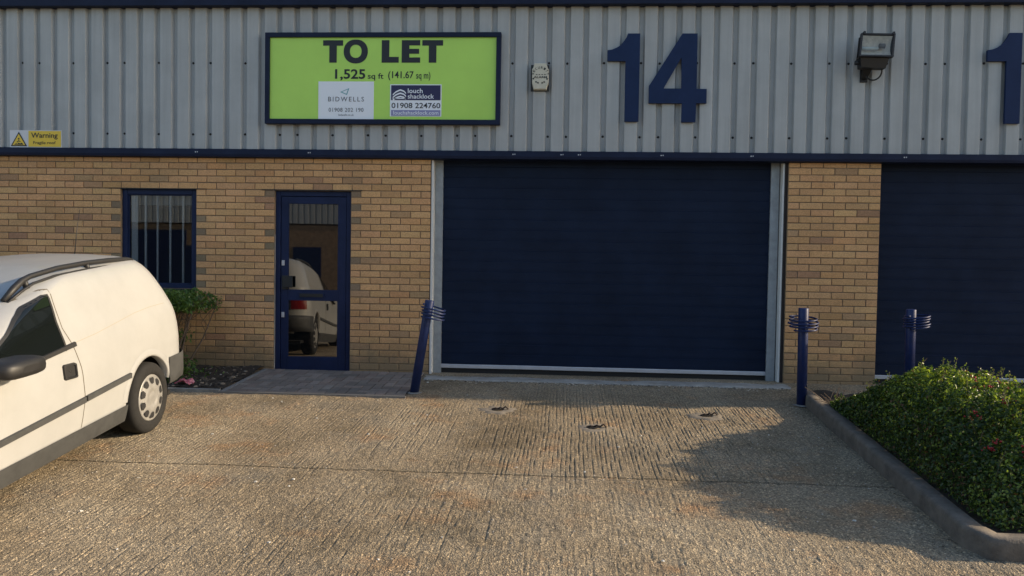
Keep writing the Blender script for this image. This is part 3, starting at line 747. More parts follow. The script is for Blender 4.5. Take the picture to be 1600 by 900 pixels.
def floodlight():
    Fl = thing("floodlight", "black wall floodlight with glass front and looped cable on the cladding", "light", (3.19, -.06, 3.27))
    b = MB()
    # housing: a raked glass front, deep back; front corners as in the face, tilted slightly skyward
    fr = [(3.030, -.30, 3.490), (3.375, -.275, 3.490), (3.412, -.215, 3.735), (3.066, -.240, 3.735)]
    bk = [(3.065, -.150, 3.46), (3.335, -.130, 3.46), (3.362, -.105, 3.66), (3.092, -.125, 3.66)]
    b.add(fr+bk, [(4,5,6,7)[::-1], (0,4,5,1)[::-1], (1,5,6,2)[::-1], (2,6,7,3)[::-1], (3,7,4,0)[::-1]])
    V = [Vector(p) for p in fr]; n = (V[1]-V[0]).cross(V[3]-V[0]).normalized()
    if n.y > 0: n = -n
    def q(u, v, d=0): return V[0]*(1-u)*(1-v)+V[1]*u*(1-v)+V[2]*u*v+V[3]*(1-u)*v+n*d
    def bar(u0, u1, v0, v1, d0, d1):
        vs = [q(u0,v0,d0), q(u1,v0,d0), q(u1,v1,d0), q(u0,v1,d0), q(u0,v0,d1), q(u1,v0,d1), q(u1,v1,d1), q(u0,v1,d1)]
        b.add(vs, [(0,3,2,1),(4,5,6,7),(0,1,5,4),(1,2,6,5),(2,3,7,6),(3,0,4,7)])
    bar(-.02, 1.02, -.03, .035, -.02, .016); bar(-.02, 1.02, .955, 1.02, -.02, .014); bar(-.02, .03, .035, .955, -.02, .014); bar(.965, 1.02, .035, .955, -.02, .014)
    for u in (.04, .93): bar(u, u+.06, .97, 1.09, -.03, .022)
    for k in range(7):
        t = .12+.12*k; a = Vector(fr[0])*(1-t)+Vector(fr[3])*t; c = Vector(bk[0])*(1-t)+Vector(bk[3])*t
        b.tube([a+Vector((-.014, .02, 0)), c+Vector((-.012, 0, 0))], .008, 5)
    b.build("housing", M['black'], Fl)
    ref = MB(); rows = []
    for i in range(9):
        v = .06+.88*i/8; d = -.006-.07*math.sin(math.pi*i/8)
        rows.append([q(.045, v, d*.5), q(.2, v, d), q(.8, v, d), q(.95, v, d*.5)])
    ref.grid(rows); ref.build("reflector", mat("dimpled_reflector", (.80, .74, .64), .4, metal=0, noise_amt=.3, noise_scale=25, bump=.4, bump_scale=120), Fl)
    lamp = MB(); lamp.tube([q(.06, .40, -.022), q(.56, .40, -.022)], .016, 10); lamp.build("lamp_tube", mat("lamp_glass", (.70, .76, .74), .15), Fl)
    lh = MB(); lh.tube([q(.60, .52, -.024), q(.76, .52, -.024)], .026, 12); lh.build("lamp_holder", mat("lamp_ceramic", (.22, .21, .20), .5), Fl)
    g = MB(); g.add([q(.03, .035, .004), q(.965, .035, .004), q(.965, .955, .004), q(.03, .955, .004)], [(0,1,2,3)]); g.build("glass_front", glass_mat("lamp_front_glass", (.98, .98, .97), 1.4), Fl)
    jb = MB(); jb.add([(3.050, -.285, 3.487), (3.350, -.262, 3.487), (3.350, -.14, 3.487), (3.050, -.155, 3.487), (3.068, -.255, 3.385), (3.325, -.235, 3.380), (3.325, -.13, 3.38), (3.068, -.14, 3.385)], [(0,1,2,3)[::-1], (4,5,6,7), (0,4,5,1), (1,5,6,2), (2,6,7,3), (3,7,4,0)]); jb.build("gear_box", M['black'], Fl)
    br = MB(); br.add([(3.105, -.20, 3.39), (3.205, -.20, 3.39), (3.185, -.10, 3.30), (3.135, -.10, 3.30), (3.105, -.19, 3.39), (3.205, -.19, 3.39), (3.185, -.062, 3.285), (3.135, -.062, 3.285)], [(0,1,2,3), (4,5,6,7)[::-1], (0,3,7,4), (1,5,6,2), (2,6,7,3)])
    br.box(3.12, 3.20, -.072, -.0615, 3.265, 3.40, 0, .003); br.tube([(3.02, -.20, 3.442), (3.09, -.20, 3.442)], .024, 10); br.build("bracket", M['black'], Fl)
    pts = []
    for k in range(15):
        a = math.pi*k/14; pts.append((3.235+.075*math.cos(a), -.17+.06*k/14, 3.36-.085*math.sin(a)))
    pts = [(3.312, -.18, 3.41)]+pts+[(3.155, -.08, 3.40)]
    c = MB(); c.tube(pts, .0085, 7); c.build("cable", M['black'], Fl)
floodlight()

# ------------------------------------------------------------------ bollards with coil hoops
def bollard(label, base, top, r, off, turns, hoop_r, square=False, zc=.76, seed=1):
    z0 = base[2]; B = thing("bollard", label, "bollard", base, "blue steel bollards along the shutter bays")
    b = Vector(base); t = Vector(top); ax = (t-b).normalized(); L_ = (t-b).length
    p = MB(); n = 16
    p.tube([b-ax*.08, b+ax*(L_-.006), b+ax*L_], r, n, radii=[r, r, r*.93]); p.build("post", M['post_blue'], B)
    f = MB(); rows = []
    for k in range(15):
        a = 2*math.pi*k/14
        rows.append(a)
    f.grid([[b+Vector(((r+.002)*math.cos(a), (r+.002)*math.sin(a), .012)) for a in rows], [b+Vector(((r+.03+.012*math.sin(3*a))*math.cos(a), (r+.03+.012*math.sin(3*a))*math.sin(a), .002-SLOPE*0)) for a in rows]]); f.build("footing", M['concrete'], B)
    e1_ = ax.cross(Vector((0, 1, 0))).normalized(); e2 = ax.cross(e1_).normalized()
    rnd = random.Random(seed); pts = []; m = 26*turns
    for k in range(m+1):
        a = 2*math.pi*k/26 + .6; h = -.062+.124*k/m
        w = hoop_r*(1+.06*math.sin(a*.37+seed))
        c = b+ax*(zc/ax.z*1.0)
        pts.append(c+Vector(off)+e1_*(w*math.cos(a))+e2*(w*math.sin(a))+ax*(h+.010*math.sin(a+seed)))
    hb = MB(); hb.tube(pts, .0085, 7); hb.build("hoop_coil", M['post_blue'], B)
bz = lambda y: float(gz(y))
bollard("blue steel bollard leaning over beside the block paving, wrapped in a coil", (-1.495, -1.0, bz(-1.0)), (-1.345, -1.02, .885), .046, (.055, 0, 0), 4, .115, zc=.82, seed=1)
bollard("upright blue bollard with hoops at the kerb end before the brick pier", (2.308, -1.10, bz(-1.10)), (2.302, -1.10, .885), .047, (0, -.005, 0), 4, .130, zc=.80, seed=3)
bollard("blue bollard rising behind the berry hedge before the neighbouring shutter", (3.345, -1.02, bz(-1.0)), (3.33, -1.05, .890), .046, (.055, .0, 0), 5, .110, zc=.83, seed=5)

# broken sockets of removed posts in the yard
def socket(label, x, y, seed, hw, pr):
    z = bz(y); S = thing("post_socket", label, "post socket", (x, y, z), "broken post sockets in the concrete")
    rnd = random.Random(seed); b = MB(); n = 22
    ang = [2*math.pi*k/n for k in range(n)]
    R1 = [pr*(.8+.5*rnd.random()) for _ in ang]; R2 = [.046*(1+.25*rnd.random()) for _ in ang]
    def ring(rs, h): return [(x+r*math.cos(a), y+r*.85*math.sin(a), bz(y+r*.85*math.sin(a))+h) for r, a in zip(rs, ang)]
    ring_rows = [ring(R1, -.004), ring([r*.9 for r in R1], .003), ring([r*1.25 for r in R2], .005), ring(R2, .002), ring([r*.9 for r in R2], -.03)]
    b.grid(ring_rows, close=True); b.build("mortar_patch", mat("patch_mortar", (.25, .215, .17), .95, noise_amt=.35, noise_scale=15, bump=.7, bump_scale=100), S)
    h = MB(); h.add([(x+r*.98*math.cos(a), y+r*.83*math.sin(a), bz(y)+.0085) for r, a in zip(R2, ang)], [tuple(range(n))]); h.build("dark_hole", mat("socket_void", (.012, .010, .009), .9), S)
    s = MB()
    for k in range(3):
        dx = -hw+k*hw*.9; s.tube([(x+dx, y+.01*k, z+.006), (x+dx+.035, y-.012+.01*k, z+.020+.006*k), (x+dx+.06, y+.01, z+.010)], .008, 6)
    s.build("steel_stub", mat("rusty_steel", (.05, .035, .028), .85, noise_amt=.5, noise_scale=30, bump=.5), S)
socket("broken post socket in a wide pale patch, nearest the leaning bollard", -.60, -1.62, 1, .05, .17)
socket("broken post socket with bent stub, foremost of three out on the concrete", .27, -2.17, 2, .06, .15)
socket("narrow dark post socket in front of the grey guide rail, nearest the kerb", 1.31, -1.63, 3, .05, .15)

# ------------------------------------------------------------------ plants
def leaf_cloud(P, N, size, cols, name, parent, m, droop=.2):
    """P leaf positions, N facing directions: one small bent four-point leaf each"""
    n = len(P); N = N/np.linalg.norm(N, axis=1, keepdims=True)
    a = RNG.normal(size=(n, 3)); a -= N*(a*N).sum(1, keepdims=True); a /= np.linalg.norm(a, axis=1, keepdims=True); b = np.cross(N, a)
    s = size[:, None]
    V = np.stack([P-a*s*.55, P+b*s*.30+N*s*.08, P+a*s*.55-N*s*droop, P-b*s*.30+N*s*.08], 1).reshape(-1, 3)
    off = np.array(wloc(parent)) if parent is not None else np.zeros(3)
    V = V-off
    F = np.stack([np.arange(n)*4+k for k in (0, 1, 2, 0, 2, 3)], -1).reshape(-1, 3)
    me = bpy.data.meshes.new(name); me.vertices.add(len(V)); me.vertices.foreach_set("co", V.ravel())
    me.loops.add(len(F)*3); me.loops.foreach_set("vertex_index", F.ravel().astype(np.int32)); me.polygons.add(len(F)); me.polygons.foreach_set("loop_start", np.arange(len(F), dtype=np.int32)*3)
    me.update()
    at = me.color_attributes.new("tint", 'FLOAT_COLOR', 'CORNER'); C_ = np.concatenate([np.repeat(cols, 6, 0), np.ones((n*6, 1))], 1); at.data.foreach_set("color", C_.ravel())
    me.materials.append(m); o = bpy.data.objects.new(name, me); COL.objects.link(o)
    if parent is not None: o.parent = parent
    return o

def hedge_h(X, Y):
    """height of the hedge top above the bed"""
    u = np.clip((X-2.40)/(3.84-2.40), 0, 1)**.93; v = np.clip((Y+4.50)/(4.50-1.22), 0, 1)
    back = np.clip((-1.20-Y)/1.85, 0, 1)**.8; back = .12+.88*back*back*(3-2*back)
    side = np.clip(1-np.abs(2*u-1)**2.2, 0, 1)**.55; ends = np.clip(1-np.abs(2*v-1)**4.0, 0, 1)**.55
    h = .60*side*ends*back*(1-.30*np.clip((X-3.05)/.6, 0, 1))
    lump = .11*(vnoise(X*2.3+9, Y*2.3+20, 21)-.5) + .14*(vnoise(X*6+30, Y*6+30, 22)-.5) + .06*(vnoise(X*14+3, Y*14+7, 26)-.5)
    return np.maximum(h+lump*np.minimum(1, h*3), 0)

def hedge():
    Hd = thing("hedge", "low dense green hedge with red berry clusters in the kerbed bed", "hedge", (3.2, -2.9, float(gz(-2.9))))
    n = 105000
    X = RNG.uniform(2.36, 4.06, n); Y = RNG.uniform(-4.55, -1.18, n); H = hedge_h(X, Y)
    keep = H > .04; X, Y, H = X[keep], Y[keep], H[keep]; n = len(X)
    e = .03; gx = (hedge_h(X+e, Y)-hedge_h(X-e, Y))/(2*e); gy = (hedge_h(X, Y+e)-hedge_h(X, Y-e))/(2*e)
    steep = np.sqrt(1+gx**2+gy**2)
    depth = RNG.random(n)**1.8                       # most leaves near the surface
    T = H*(1-.62*depth); T = np.where(RNG.random(n) < .45*np.clip(steep-1, 0, 1), H*RNG.random(n), T)
    spray = vnoise(X*13, Y*13, 23)
    T = T + np.where(spray > .66, .05*(spray-.66)*6*RNG.random(n), 0)
    Z = gz(Y)+.085+T
    Nn = np.stack([-gx, -gy, np.ones(n)], 1); Nn /= np.linalg.norm(Nn, axis=1, keepdims=True); Nn = Nn + RNG.normal(size=(n, 3))*.55
    br = RNG.random(n); cl = vnoise(X*4, Y*4, 24)
    base = np.stack([.020+.032*br+.015*cl, .044+.045*br+.022*cl, .014+.010*br], 1)
    yel = RNG.random(n) < (.06+.28*np.clip((T/np.maximum(H, .05)-.72)*4, 0, 1)*np.clip((H-.25)*3, .2, 1))+.20*np.clip((cl-.45)*3, 0, 1); base[yel] = base[yel]*0+np.stack([.155+.10*br[yel], .215+.10*br[yel], .035+.025*br[yel]], 1)  # yellower leaves, more towards the top: sunlit tone put into the leaf colour
    dead = RNG.random(n) < .022; base[dead] = (.16, .08, .035)
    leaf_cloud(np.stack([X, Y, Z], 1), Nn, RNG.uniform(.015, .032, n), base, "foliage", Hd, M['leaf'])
    # shoots standing out of the top
    P = []; S_ = []; tw = MB(); C_ = []
    rnd = random.Random(4)
    for k in range(95):
        x, y = rnd.uniform(2.5, 3.75), rnd.uniform(-4.3, -1.4); h = float(hedge_h(np.array([x]), np.array([y]))[0])
        if h < .25: continue
        z = bz(y)+.085+h-.04; L_ = rnd.uniform(.07, .17) if k % 3 else rnd.uniform(.12, .21); d = Vector((rnd.uniform(-.5, .5), rnd.uniform(-.4, .3), 1)).normalized()
        b = Vector((x, y, z)); tw.tube([b, b+d*L_*.5, b+d*L_+Vector((.01, 0, -.005))], .002, 4, caps=False)
        for q in range(int(L_/.011)):
            t = b+d*(L_*(q+1)/(L_/.011)); P.append((t.x+rnd.uniform(-.013, .013), t.y+rnd.uniform(-.013, .013), t.z)); S_.append(rnd.uniform(.014, .024)); k2 = rnd.random(); C_.append((.09+.06*k2, .12+.05*k2, .03))
    leaf_cloud(np.array(P), RNG.normal(size=(len(P), 3))+np.array([.3, -.3, .6]), np.array(S_), np.array(C_), "shoots", Hd, M['leaf'])
    # bare stems inside
    for k in range(70):
        x, y = rnd.uniform(2.55, 3.85), rnd.uniform(-4.3, -1.35); h = float(hedge_h(np.array([x]), np.array([y]))[0]); b = Vector((x, y, bz(y)+.06))
        if h < .12: continue
        for q in range(3):
            d = Vector((rnd.uniform(-.7, .7), rnd.uniform(-.7, .7), 1)); tw.tube([b, b+d*h*.4, b+d*h*.72+Vector((rnd.uniform(-.05, .05), 0, 0))], .005, 5, caps=False, radii=[.006, .004, .002])
    for k in range(26):    # woody twigs at the thin far end
        b = Vector((rnd.uniform(2.42, 2.62), rnd.uniform(-1.75, -1.2), bz(-1.4)+.07)); d = Vector((rnd.uniform(-.9, .5), rnd.uniform(-.6, .5), rnd.uniform(.3, 1))); L_ = rnd.uniform(.1, .28)
        tw.tube([b, b+d*L_*.6, b+d*L_+Vector((0, 0, -.02))], .003, 4, caps=False)
    tw.build("stems", M['twig'], Hd)
    # berry clusters
    ico = bmesh.new(); bmesh.ops.create_icosphere(ico, subdivisions=1, radius=1); iv = [v.co.copy() for v in ico.verts]; ico.verts.index_update(); fi = [[v.index for v in f.verts] for f in ico.faces]; ico.free()
    spots = [(2.60, -4.05), (2.72, -4.22), (2.83, -3.75), (2.98, -4.35), (3.05, -3.95), (2.88, -3.35), (3.12, -4.20), (2.66, -3.72), (3.25, -3.55), (2.95, -3.10), (3.20, -3.0), (3.35, -4.0), (3.5, -3.7)]
    for x, y in spots:
        h = float(hedge_h(np.array([x]), np.array([y]))[0]); b = MB()
        gxx = float(hedge_h(np.array([x+.03]), np.array([y]))[0]-h)/.03; gyy = float(hedge_h(np.array([x]), np.array([y-.03]))[0]-h)/.03
        for k in range(rnd.randint(10, 20)):
            c = Vector((x+rnd.gauss(0, .026), y+rnd.gauss(0, .022), 0)); hh = float(hedge_h(np.array([c.x]), np.array([c.y]))[0]); c.z = bz(c.y)+.085+hh+.012+rnd.uniform(-.015, .018); rr = rnd.uniform(.0055, .0085)
            b.add([c+v*rr for v in iv], fi, 0, True)
        b.build("berry_cluster", M['berry'], Hd)
hedge()

def wall_shrub():
    S = thing("wall_shrub", "clipped flat-topped shrub with bare stems under the barred window", "shrub", (-4.6, -.55, bz(-.55)))
    rnd = random.Random(9); P = []; C_ = []; tw = MB()
    n = 13000
    X = RNG.uniform(-5.9, -3.86, n); Y = RNG.uniform(-.95, -.12, n)
    edge = np.clip((-3.84-X)/.35, 0, 1)
    top = .90+.045*(vnoise(X*4, Y*4, 31)-.5)+.05*(vnoise(X*14, Y*14, 32)-.5)-.10*(1-edge)**2
    thick = .20*(.5+.5*edge)+.10*(vnoise(X*3, Y*3, 33)-.3)
    Z = top-thick*RNG.random(n)**1.3
    keep = RNG.random(n) < .35+.65*edge
    X, Y, Z = X[keep], Y[keep], Z[keep]
    # trailing sprigs lower down and ivy at the base
    m = 3600; t = RNG.random(m); X2 = -4.70+.80*RNG.random(m)*(.5+.5*t)+.02*RNG.normal(size=m); Z2 = -.02+.78*t; Y2 = -.85+.55*RNG.random(m)
    k2 = vnoise(X2*7, Z2*7, 35) > .45; X2, Y2, Z2 = X2[k2], Y2[k2], Z2[k2]
    m3 = 900; X3 = -4.15+.30*RNG.normal(size=m3)*.5; Z3 = -.03+.22*RNG.random(m3)**1.6; Y3 = -1.0+.5*RNG.random(m3)
    X = np.concatenate([X, X2, X3]); Y = np.concatenate([Y, Y2, Y3]); Z = np.concatenate([Z, Z2, Z3]); n = len(X)
    br = RNG.random(n); col = np.stack([.045+.07*br, .095+.10*br, .022+.02*br], 1)
    leaf_cloud(np.stack([X, Y, Z], 1), RNG.normal(size=(n, 3))*.7+np.array([.2, -.3, .8]), RNG.uniform(.025, .05, n), col, "crown", S, M['leaf'])
    for k in range(46):
        b = Vector((-5.4+1.25*rnd.random(), -.55+rnd.uniform(-.2, .2), bz(-.5))); d = Vector((rnd.uniform(-.25, .45), rnd.uniform(-.3, .3), 1))
        mid = b+d*.42+Vector((rnd.uniform(-.05, .05), 0, 0)); tip = b+d*.82; tw.tube([b, mid, tip], .01, 6, caps=False, radii=[.013, .009, .005])
        for q in range(4):
            s = mid+(tip-mid)*rnd.random()*.7; tw.tube([s, s+Vector((rnd.uniform(-.12, .14), rnd.uniform(-.1, .1), .1)), s+Vector((rnd.uniform(-.2, .22), rnd.uniform(-.15, .1), .24))], .003, 4, caps=False)
    tw.build("stems", M['twig'], S)
wall_shrub()

# a crumpled wrapper in the soil bed
def wrapper():
    bm = bmesh.new(); bmesh.ops.create_grid(bm, x_segments=12, y_segments=8, size=1)
    for v in bm.verts:
        k = mnoise.noise(Vector((v.co.x*2.3, v.co.y*2.6, 7)))+.6*mnoise.noise(Vector((v.co.x*5, v.co.y*5, 3)))
        v.co = Vector((v.co.x*.085+.02*k, v.co.y*.05, .045+.038*k-.03*v.co.x**2))
    m = MB(); m.frombm(bm, 0, False, Matrix.Translation((-3.87, -1.03, bz(-1.03)+.03)))
    m.v = list(m.v)
    o = m.build("crisp_packet", mat("pink_foil", (.55, .06, .10), .3, noise_amt=.5, noise_scale=40, col2=(.65, .35, .38)), loc=(-3.87, -1.03, bz(-1.03)))
    tag(o, "crumpled pink wrapper lying in the soil bed behind the van", "wrapper")
wrapper()

# grit, dead leaves and litter specks
def litter():
    mb = MB(); rnd = random.Random(21)
    def chip(x, y, s, z, col):
        a = rnd.random()*6.3; c, sn = math.cos(a), math.sin(a); pts = [(-1, -.6), (.9, -.8), (1.1, .5), (-.7, .8)]; zz = bz(y)+z
        v = [(x+s*(px*c-py*sn), y+s*(px*sn+py*c), zz) for px, py in pts]
        v += [(x+.6*s*(px*c-py*sn), y+.6*s*(px*sn+py*c), zz+s*rnd.uniform(.2, .7)) for px, py in pts]
        mb.add(v, [(4,5,6,7), (0,1,5,4), (1,2,6,5), (2,3,7,6), (3,0,4,7)], 0, False, col)
    for k in range(1500):
        x = rnd.uniform(-3.6, 2.2); y = rnd.uniform(-5.6, -.1); v = rnd.uniform(.25, .6); chip(x, y, rnd.uniform(.003, .007), .001, (v, v*.92, v*.8))
    for k in range(50):
        x = rnd.uniform(-3.2, 2.2); y = rnd.uniform(-5.2, -.1); chip(x, y, rnd.uniform(.006, .012), .002, (.7, .68, .62))
    for k in range(330):     # along the threshold and kerb foot
        x = rnd.uniform(-1.5, 2.4); y = -.335-abs(rnd.gauss(0, .05)); v = rnd.choice((.05, .12, .3, .55)); chip(x, y, rnd.uniform(.004, .012), .003, (v, v*.9, v*.75))
    for k in range(140):
        y = rnd.uniform(-4.6, -1.0); x = 2.29+(y+2.4)*.03-.02-abs(rnd.gauss(0, .08)); v = rnd.choice((.08, .12, .2)); chip(x, y, rnd.uniform(.003, .008), .003, (v, v*.8, v*.55))
    for k in range(420):     # bark and scraps in the soil bed
        x = rnd.uniform(-4.6, -3.45); y = rnd.uniform(-1.14, -.02); v = rnd.choice((.03, .05, .09, .14, .22)); chip(x, y, rnd.uniform(.008, .028), .03, (v, v*.8, v*.6))
    for k in range(26):
        x = rnd.uniform(-4.2, -3.45); y = rnd.uniform(-1.1, -.1); chip(x, y, rnd.uniform(.005, .011), .045, (.40, .39, .35))
    o = mb.build("litter", tinted("litter_scraps", speck=.2, bump=.2)); tag(o, kind="stuff")
litter()

# ------------------------------------------------------------------ the van
VAN_X, VAN_Y, VAN_A = -4.181, -2.691, -.0149
def van():
    Vn = thing("small_van", "cream white car-derived panel van with grey roof rails and side strips", "van")
    n = Vector((0, -SLOPE, 1)).normalized(); h = Vector((math.sin(VAN_A), -math.cos(VAN_A), 0)); h = (h-n*h.dot(n)).normalized(); l = n.cross(h)
    Vn.matrix_world = Matrix(((h.x, l.x, n.x, VAN_X), (h.y, l.y, n.y, VAN_Y), (h.z, l.z, n.z, SLOPE*VAN_Y), (0, 0, 0, 1)))
    # rows of the shell: height, half width, rear u, front u
    T = np.array([(.20, .805, -.62, 3.30), (.26, .825, -.645, 3.34), (.33, .838, -.66, 3.37), (.50, .852, -.672, 3.42), (.70, .850, -.672, 3.40), (.80, .842, -.668, 3.32), (.88, .832, -.658, 3.08), (.93, .822, -.648, 2.60),
                  (.965, .812, -.640, 2.14), (1.00, .800, -.628, 2.02), (1.10, .765, -.585, 1.80), (1.20, .728, -.530, 1.55), (1.28, .693, -.480, 1.32), (1.34, .655, -.430, 1.12), (1.375, .612, -.395, .96), (1.398, .53, -.350, .80), (1.414, .40, -.28, .62), (1.424, .22, -.18, .45), (1.428, .05, 0.0, .3)])
    def S(z, k): return float(np.interp(z, T[:, 0], T[:, k]))
    def sh(u): return .055*(min(u, 1.9) + (max(u, 1.9)-1.9)*.3)
    def rad(z): return min(.27, S(z, 1)*.8)
    def side(u, z):
        w, a, b, r = S(z, 1), S(z, 2), S(z, 3), rad(z)
        if u < a+r: d = min(a+r-u, r); return w-r+math.sqrt(max(r*r-d*d, 0))
        if u > b-r: d = min(u-(b-r), r); return w-r+math.sqrt(max(r*r-d*d, 0))
        return w
    def P(u, v, z): return (u, v, z-sh(u))
    def sp(u, z, off=0.0): return P(u, side(u, z)+off, z)
    paint = mat("cream_van_paint", (.385, .39, .385), .32, noise_amt=.11, noise_scale=3, coat=.35)
    trim = mat("grey_van_plastic", (.055, .057, .058), .6, noise_amt=.3, noise_scale=10)
    dark = mat("dark_van_plastic", (.017, .017, .018), .5, noise_amt=.25, noise_scale=12)
    gap = mat("panel_gap", (.10, .085, .06), .9); lin = mat("wheel_liner", (.01, .01, .01), .95)
    glass = mat("tinted_van_glass", (.006, .008, .008), .03, ior=1.5)
    # --- shell
    zs = [.20, .215, .24, .27, .30, .33]+[.33+.0225*k for k in range(1, 29)]
    zs = [z for z in zs if z < .96]+[.965, .98, 1.0]+[1.0+.03*k for k in range(1, 12)]+[1.355, 1.375, 1.388, 1.398, 1.407, 1.414, 1.42, 1.424, 1.428]
    NS, NC, NR = 150, 10, 8
    def ring(z):
        w, a, b, r = S(z, 1), S(z, 2), S(z, 3), rad(z); q = []
        for i in range(NR): q.append((a, (w-r)*i/NR))
        for i in range(NC): t = math.pi/2*i/NC; q.append((a+r-r*math.cos(t), w-r+r*math.sin(t)))
        for i in range(NS): q.append((a+r+(b-a-2*r)*i/NS, w))
        for i in range(NC): t = math.pi/2*i/NC; q.append((b-r+r*math.sin(t), w-r+r*math.cos(t)))
        for i in range(NR+1): q.append((b, (w-r)*(1-i/NR)))
        q = q+[(u, -v) for u, v in q[1:-1][::-1]]
        return [P(u, v, z) for u, v in q]
    body = MB(); rows = [ring(z) for z in zs]; body.grid(rows, close=True, flip=True)
    body.add(rows[-1], [tuple(range(len(rows[-1])))[::-1]], 0, True)
    arches = [(.03, .305, .335), (2.64, .285, .335)]
    V = [list(p) for p in body.v]
    def inside(f):
        c = [sum(V[i][k] for i in f)/len(f) for k in (0, 2)]; v = abs(sum(V[i][1] for i in f)/len(f))
        if c[0] < -.22 and c[1] < .35: return True
        return v > .55 and any(math.hypot(c[0]-u, c[1]-z) < r for u, z, r in arches)
    kill = [inside(f) for f in body.f]
    used = set(i for f, k in zip(body.f, kill) if k for i in f) & set(i for f, k in zip(body.f, kill) if not k for i in f)
    for i in used:
        p = V[i]
        for u, z, r in arches:
            d = math.hypot(p[0]-u, p[2]-z)
            if abs(d-r) < .06: p[0] = u+(p[0]-u)*r/d; p[2] = z+(p[2]-z)*r/d
    body.v = [tuple(p) for p in V]
    for key in ('m', 'sm', 'c'): setattr(body, key, [x for x, k in zip(getattr(body, key), kill) if not k])
    body.f = [f for f, k in zip(body.f, kill) if not k]
    body.build("body", paint, Vn, local=True)
    fl = MB(); fl.box(-.55, 3.2, -.72, .72, .19, .23); fl.build("underbody", lin, Vn, local=True)
    # --- patches on the flanks (both sides)
    def patch(name, m, zlist, ua, ub, off, sgn, nu=24, skew=None, parent=None, smooth=True):
        rws = []
        for z in zlist:
            a, b = ua(z), ub(z)
            rws.append([(lambda q: (q[0], sgn*q[1], q[2]))(sp(a+(b-a)*i/nu, z, off)) for i in range(nu+1)])
        g = MB(); g.grid(rws, smooth=smooth, flip=(sgn < 0)); return g.build(name, m, parent or Vn, local=True)
    def lin_z(a, b, k=16): return [a+(b-a)*i/k for i in range(k+1)]
    rear = lambda z: float(np.interp(z, [.335, .39, .555, .75, .93, 1.05, 1.20, 1.312], [.945, .930, .905, .925, .985, 1.030, 1.025, 1.003]))
    frm = lambda z: float(np.interp(z, [.335, .62, .93, 1.03, 1.187, 1.26, 1.312], [2.22, 2.25, 2.16, 1.90, 1.538, 1.375, 1.06]))
    wr = lambda z: float(np.interp(z, [.90, .93, 1.10, 1.278], [1.075, 1.062, 1.072, 1.045])); wf = lambda z: float(np.interp(z, [.88, .93, 1.03, 1.107, 1.18, 1.231, 1.278], [2.00, 1.93, 1.72, 1.55, 1.42, 1.310, 1.10]))
    def bandpath(pts, w, off, sgn, m, name, parent, thick=0.0, prof=None):
        """strip following the flank along (u, z) points, width w up and down"""
        rws = []; pr = prof or [(-.5, 0), (.5, 0)]
        for i, (u, z) in enumerate(pts):
            a = pts[max(i-1, 0)]; b = pts[min(i+1, len(pts)-1)]; d = Vector((b[0]-a[0], b[1]-a[1])).normalized(); nn = Vector((-d.y, d.x))
            r_ = []
            for t, o in pr:
                q = sp(u+nn.x*w*t, z+nn.y*w*t, off+o); r_.append((q[0], sgn*q[1], q[2]))
            rws.append(r_)
        g = MB(); g.grid(rws, smooth=False, flip=(sgn < 0)); return g.build(name, m, parent, local=True)
    rz = lin_z(.335, 1.312, 30)
    for sgn in (1, -1):
        D = patch("door", paint, lin_z(.335, 1.312, 36), rear, frm, .0035, sgn, 30)
        edge = [(rear(z), z) for z in rz]+[(1.003+(frm(1.312)-1.003)*t, 1.313) for t in (.5, 1)]+[(frm(z), z) for z in rz[::-1]]
        bandpath(edge, .008, .0042, sgn, gap, "shut_line", D)
        W = patch("door_window", glass, lin_z(.905, 1.278, 24), wr, wf, .0065, sgn, 26, parent=D)
        we = [(wr(z), z) for z in lin_z(.905, 1.278, 20)]+[(wf(z), z) for z in lin_z(1.278, .95, 30)]
        bandpath(we, .018, .0085, sgn, dark, "window_rubber", D)
        bandpath([(.955, .928), (1.1, .920), (1.3, .908), (1.5, .895), (1.75, .88), (2.0, .866)], .034, .004, sgn, dark, "belt_moulding", D, prof=[(-.5, 0), (-.4, .012), (.4, .012), (.5, 0)])
        # handle recess
        hp = [(-.075, -.050), (-.06, -.058), (.055, -.056), (.072, -.046), (.075, .042), (.062, .052), (-.055, .050), (-.072, .040)]
        hm = MB(); c = (1.060, .765)
        for k, o in ((1.0, .004), (.96, .016), (.8, .018)):
            pass
        r3 = [[(lambda q: (q[0], sgn*q[1], q[2]))(sp(c[0]+a*k, c[1]+b*k+.06*a, o)) for a, b in hp] for k, o in ((1.0, .003), (.95, .016), (.75, .017), (.7, .008), (.05, .008))]
        hm.grid(r3, close=True, smooth=False, flip=(sgn > 0)); hm.build("door_handle", dark, D, local=True)
        # rubbing strips: quarter panel and door
        pr = [(-.44, 0), (-.37, .015), (.37, .017), (.44, 0)]
        bandpath([(.318, .549), (.335, .5485), (.6, .538), (.895, .5265)], .050, .002, sgn, trim, "rubbing_strip", Vn, prof=pr)
        bandpath([(.913, .526), (1.3, .512), (1.8, .494), (2.18, .481)], .050, .005, sgn, trim, "rubbing_strip", D, prof=pr)
        # sill skirt
        patch("sill_skirt", trim, [.200, .212, .235, .30, .322, .332], lambda z: .355-.08*(z < .25)*0, lambda z: 2.30, .014, sgn, 30)
        # body seam over the rear quarter
        bandpath([(.975, .935), (.70, .949), (.40, .978), (.14, 1.004), (-.10, 1.012), (-.32, 1.008)], .004, .0028, sgn, mat("seam_sealer", (.36, .32, .245), .8), "panel_seam", Vn)
        bandpath([(.372, .372), (.382, .392), (.378, .412)], .016, .003, sgn, mat('rust_spot', (.10, .045, .02), .9), 'rust_spot', Vn)
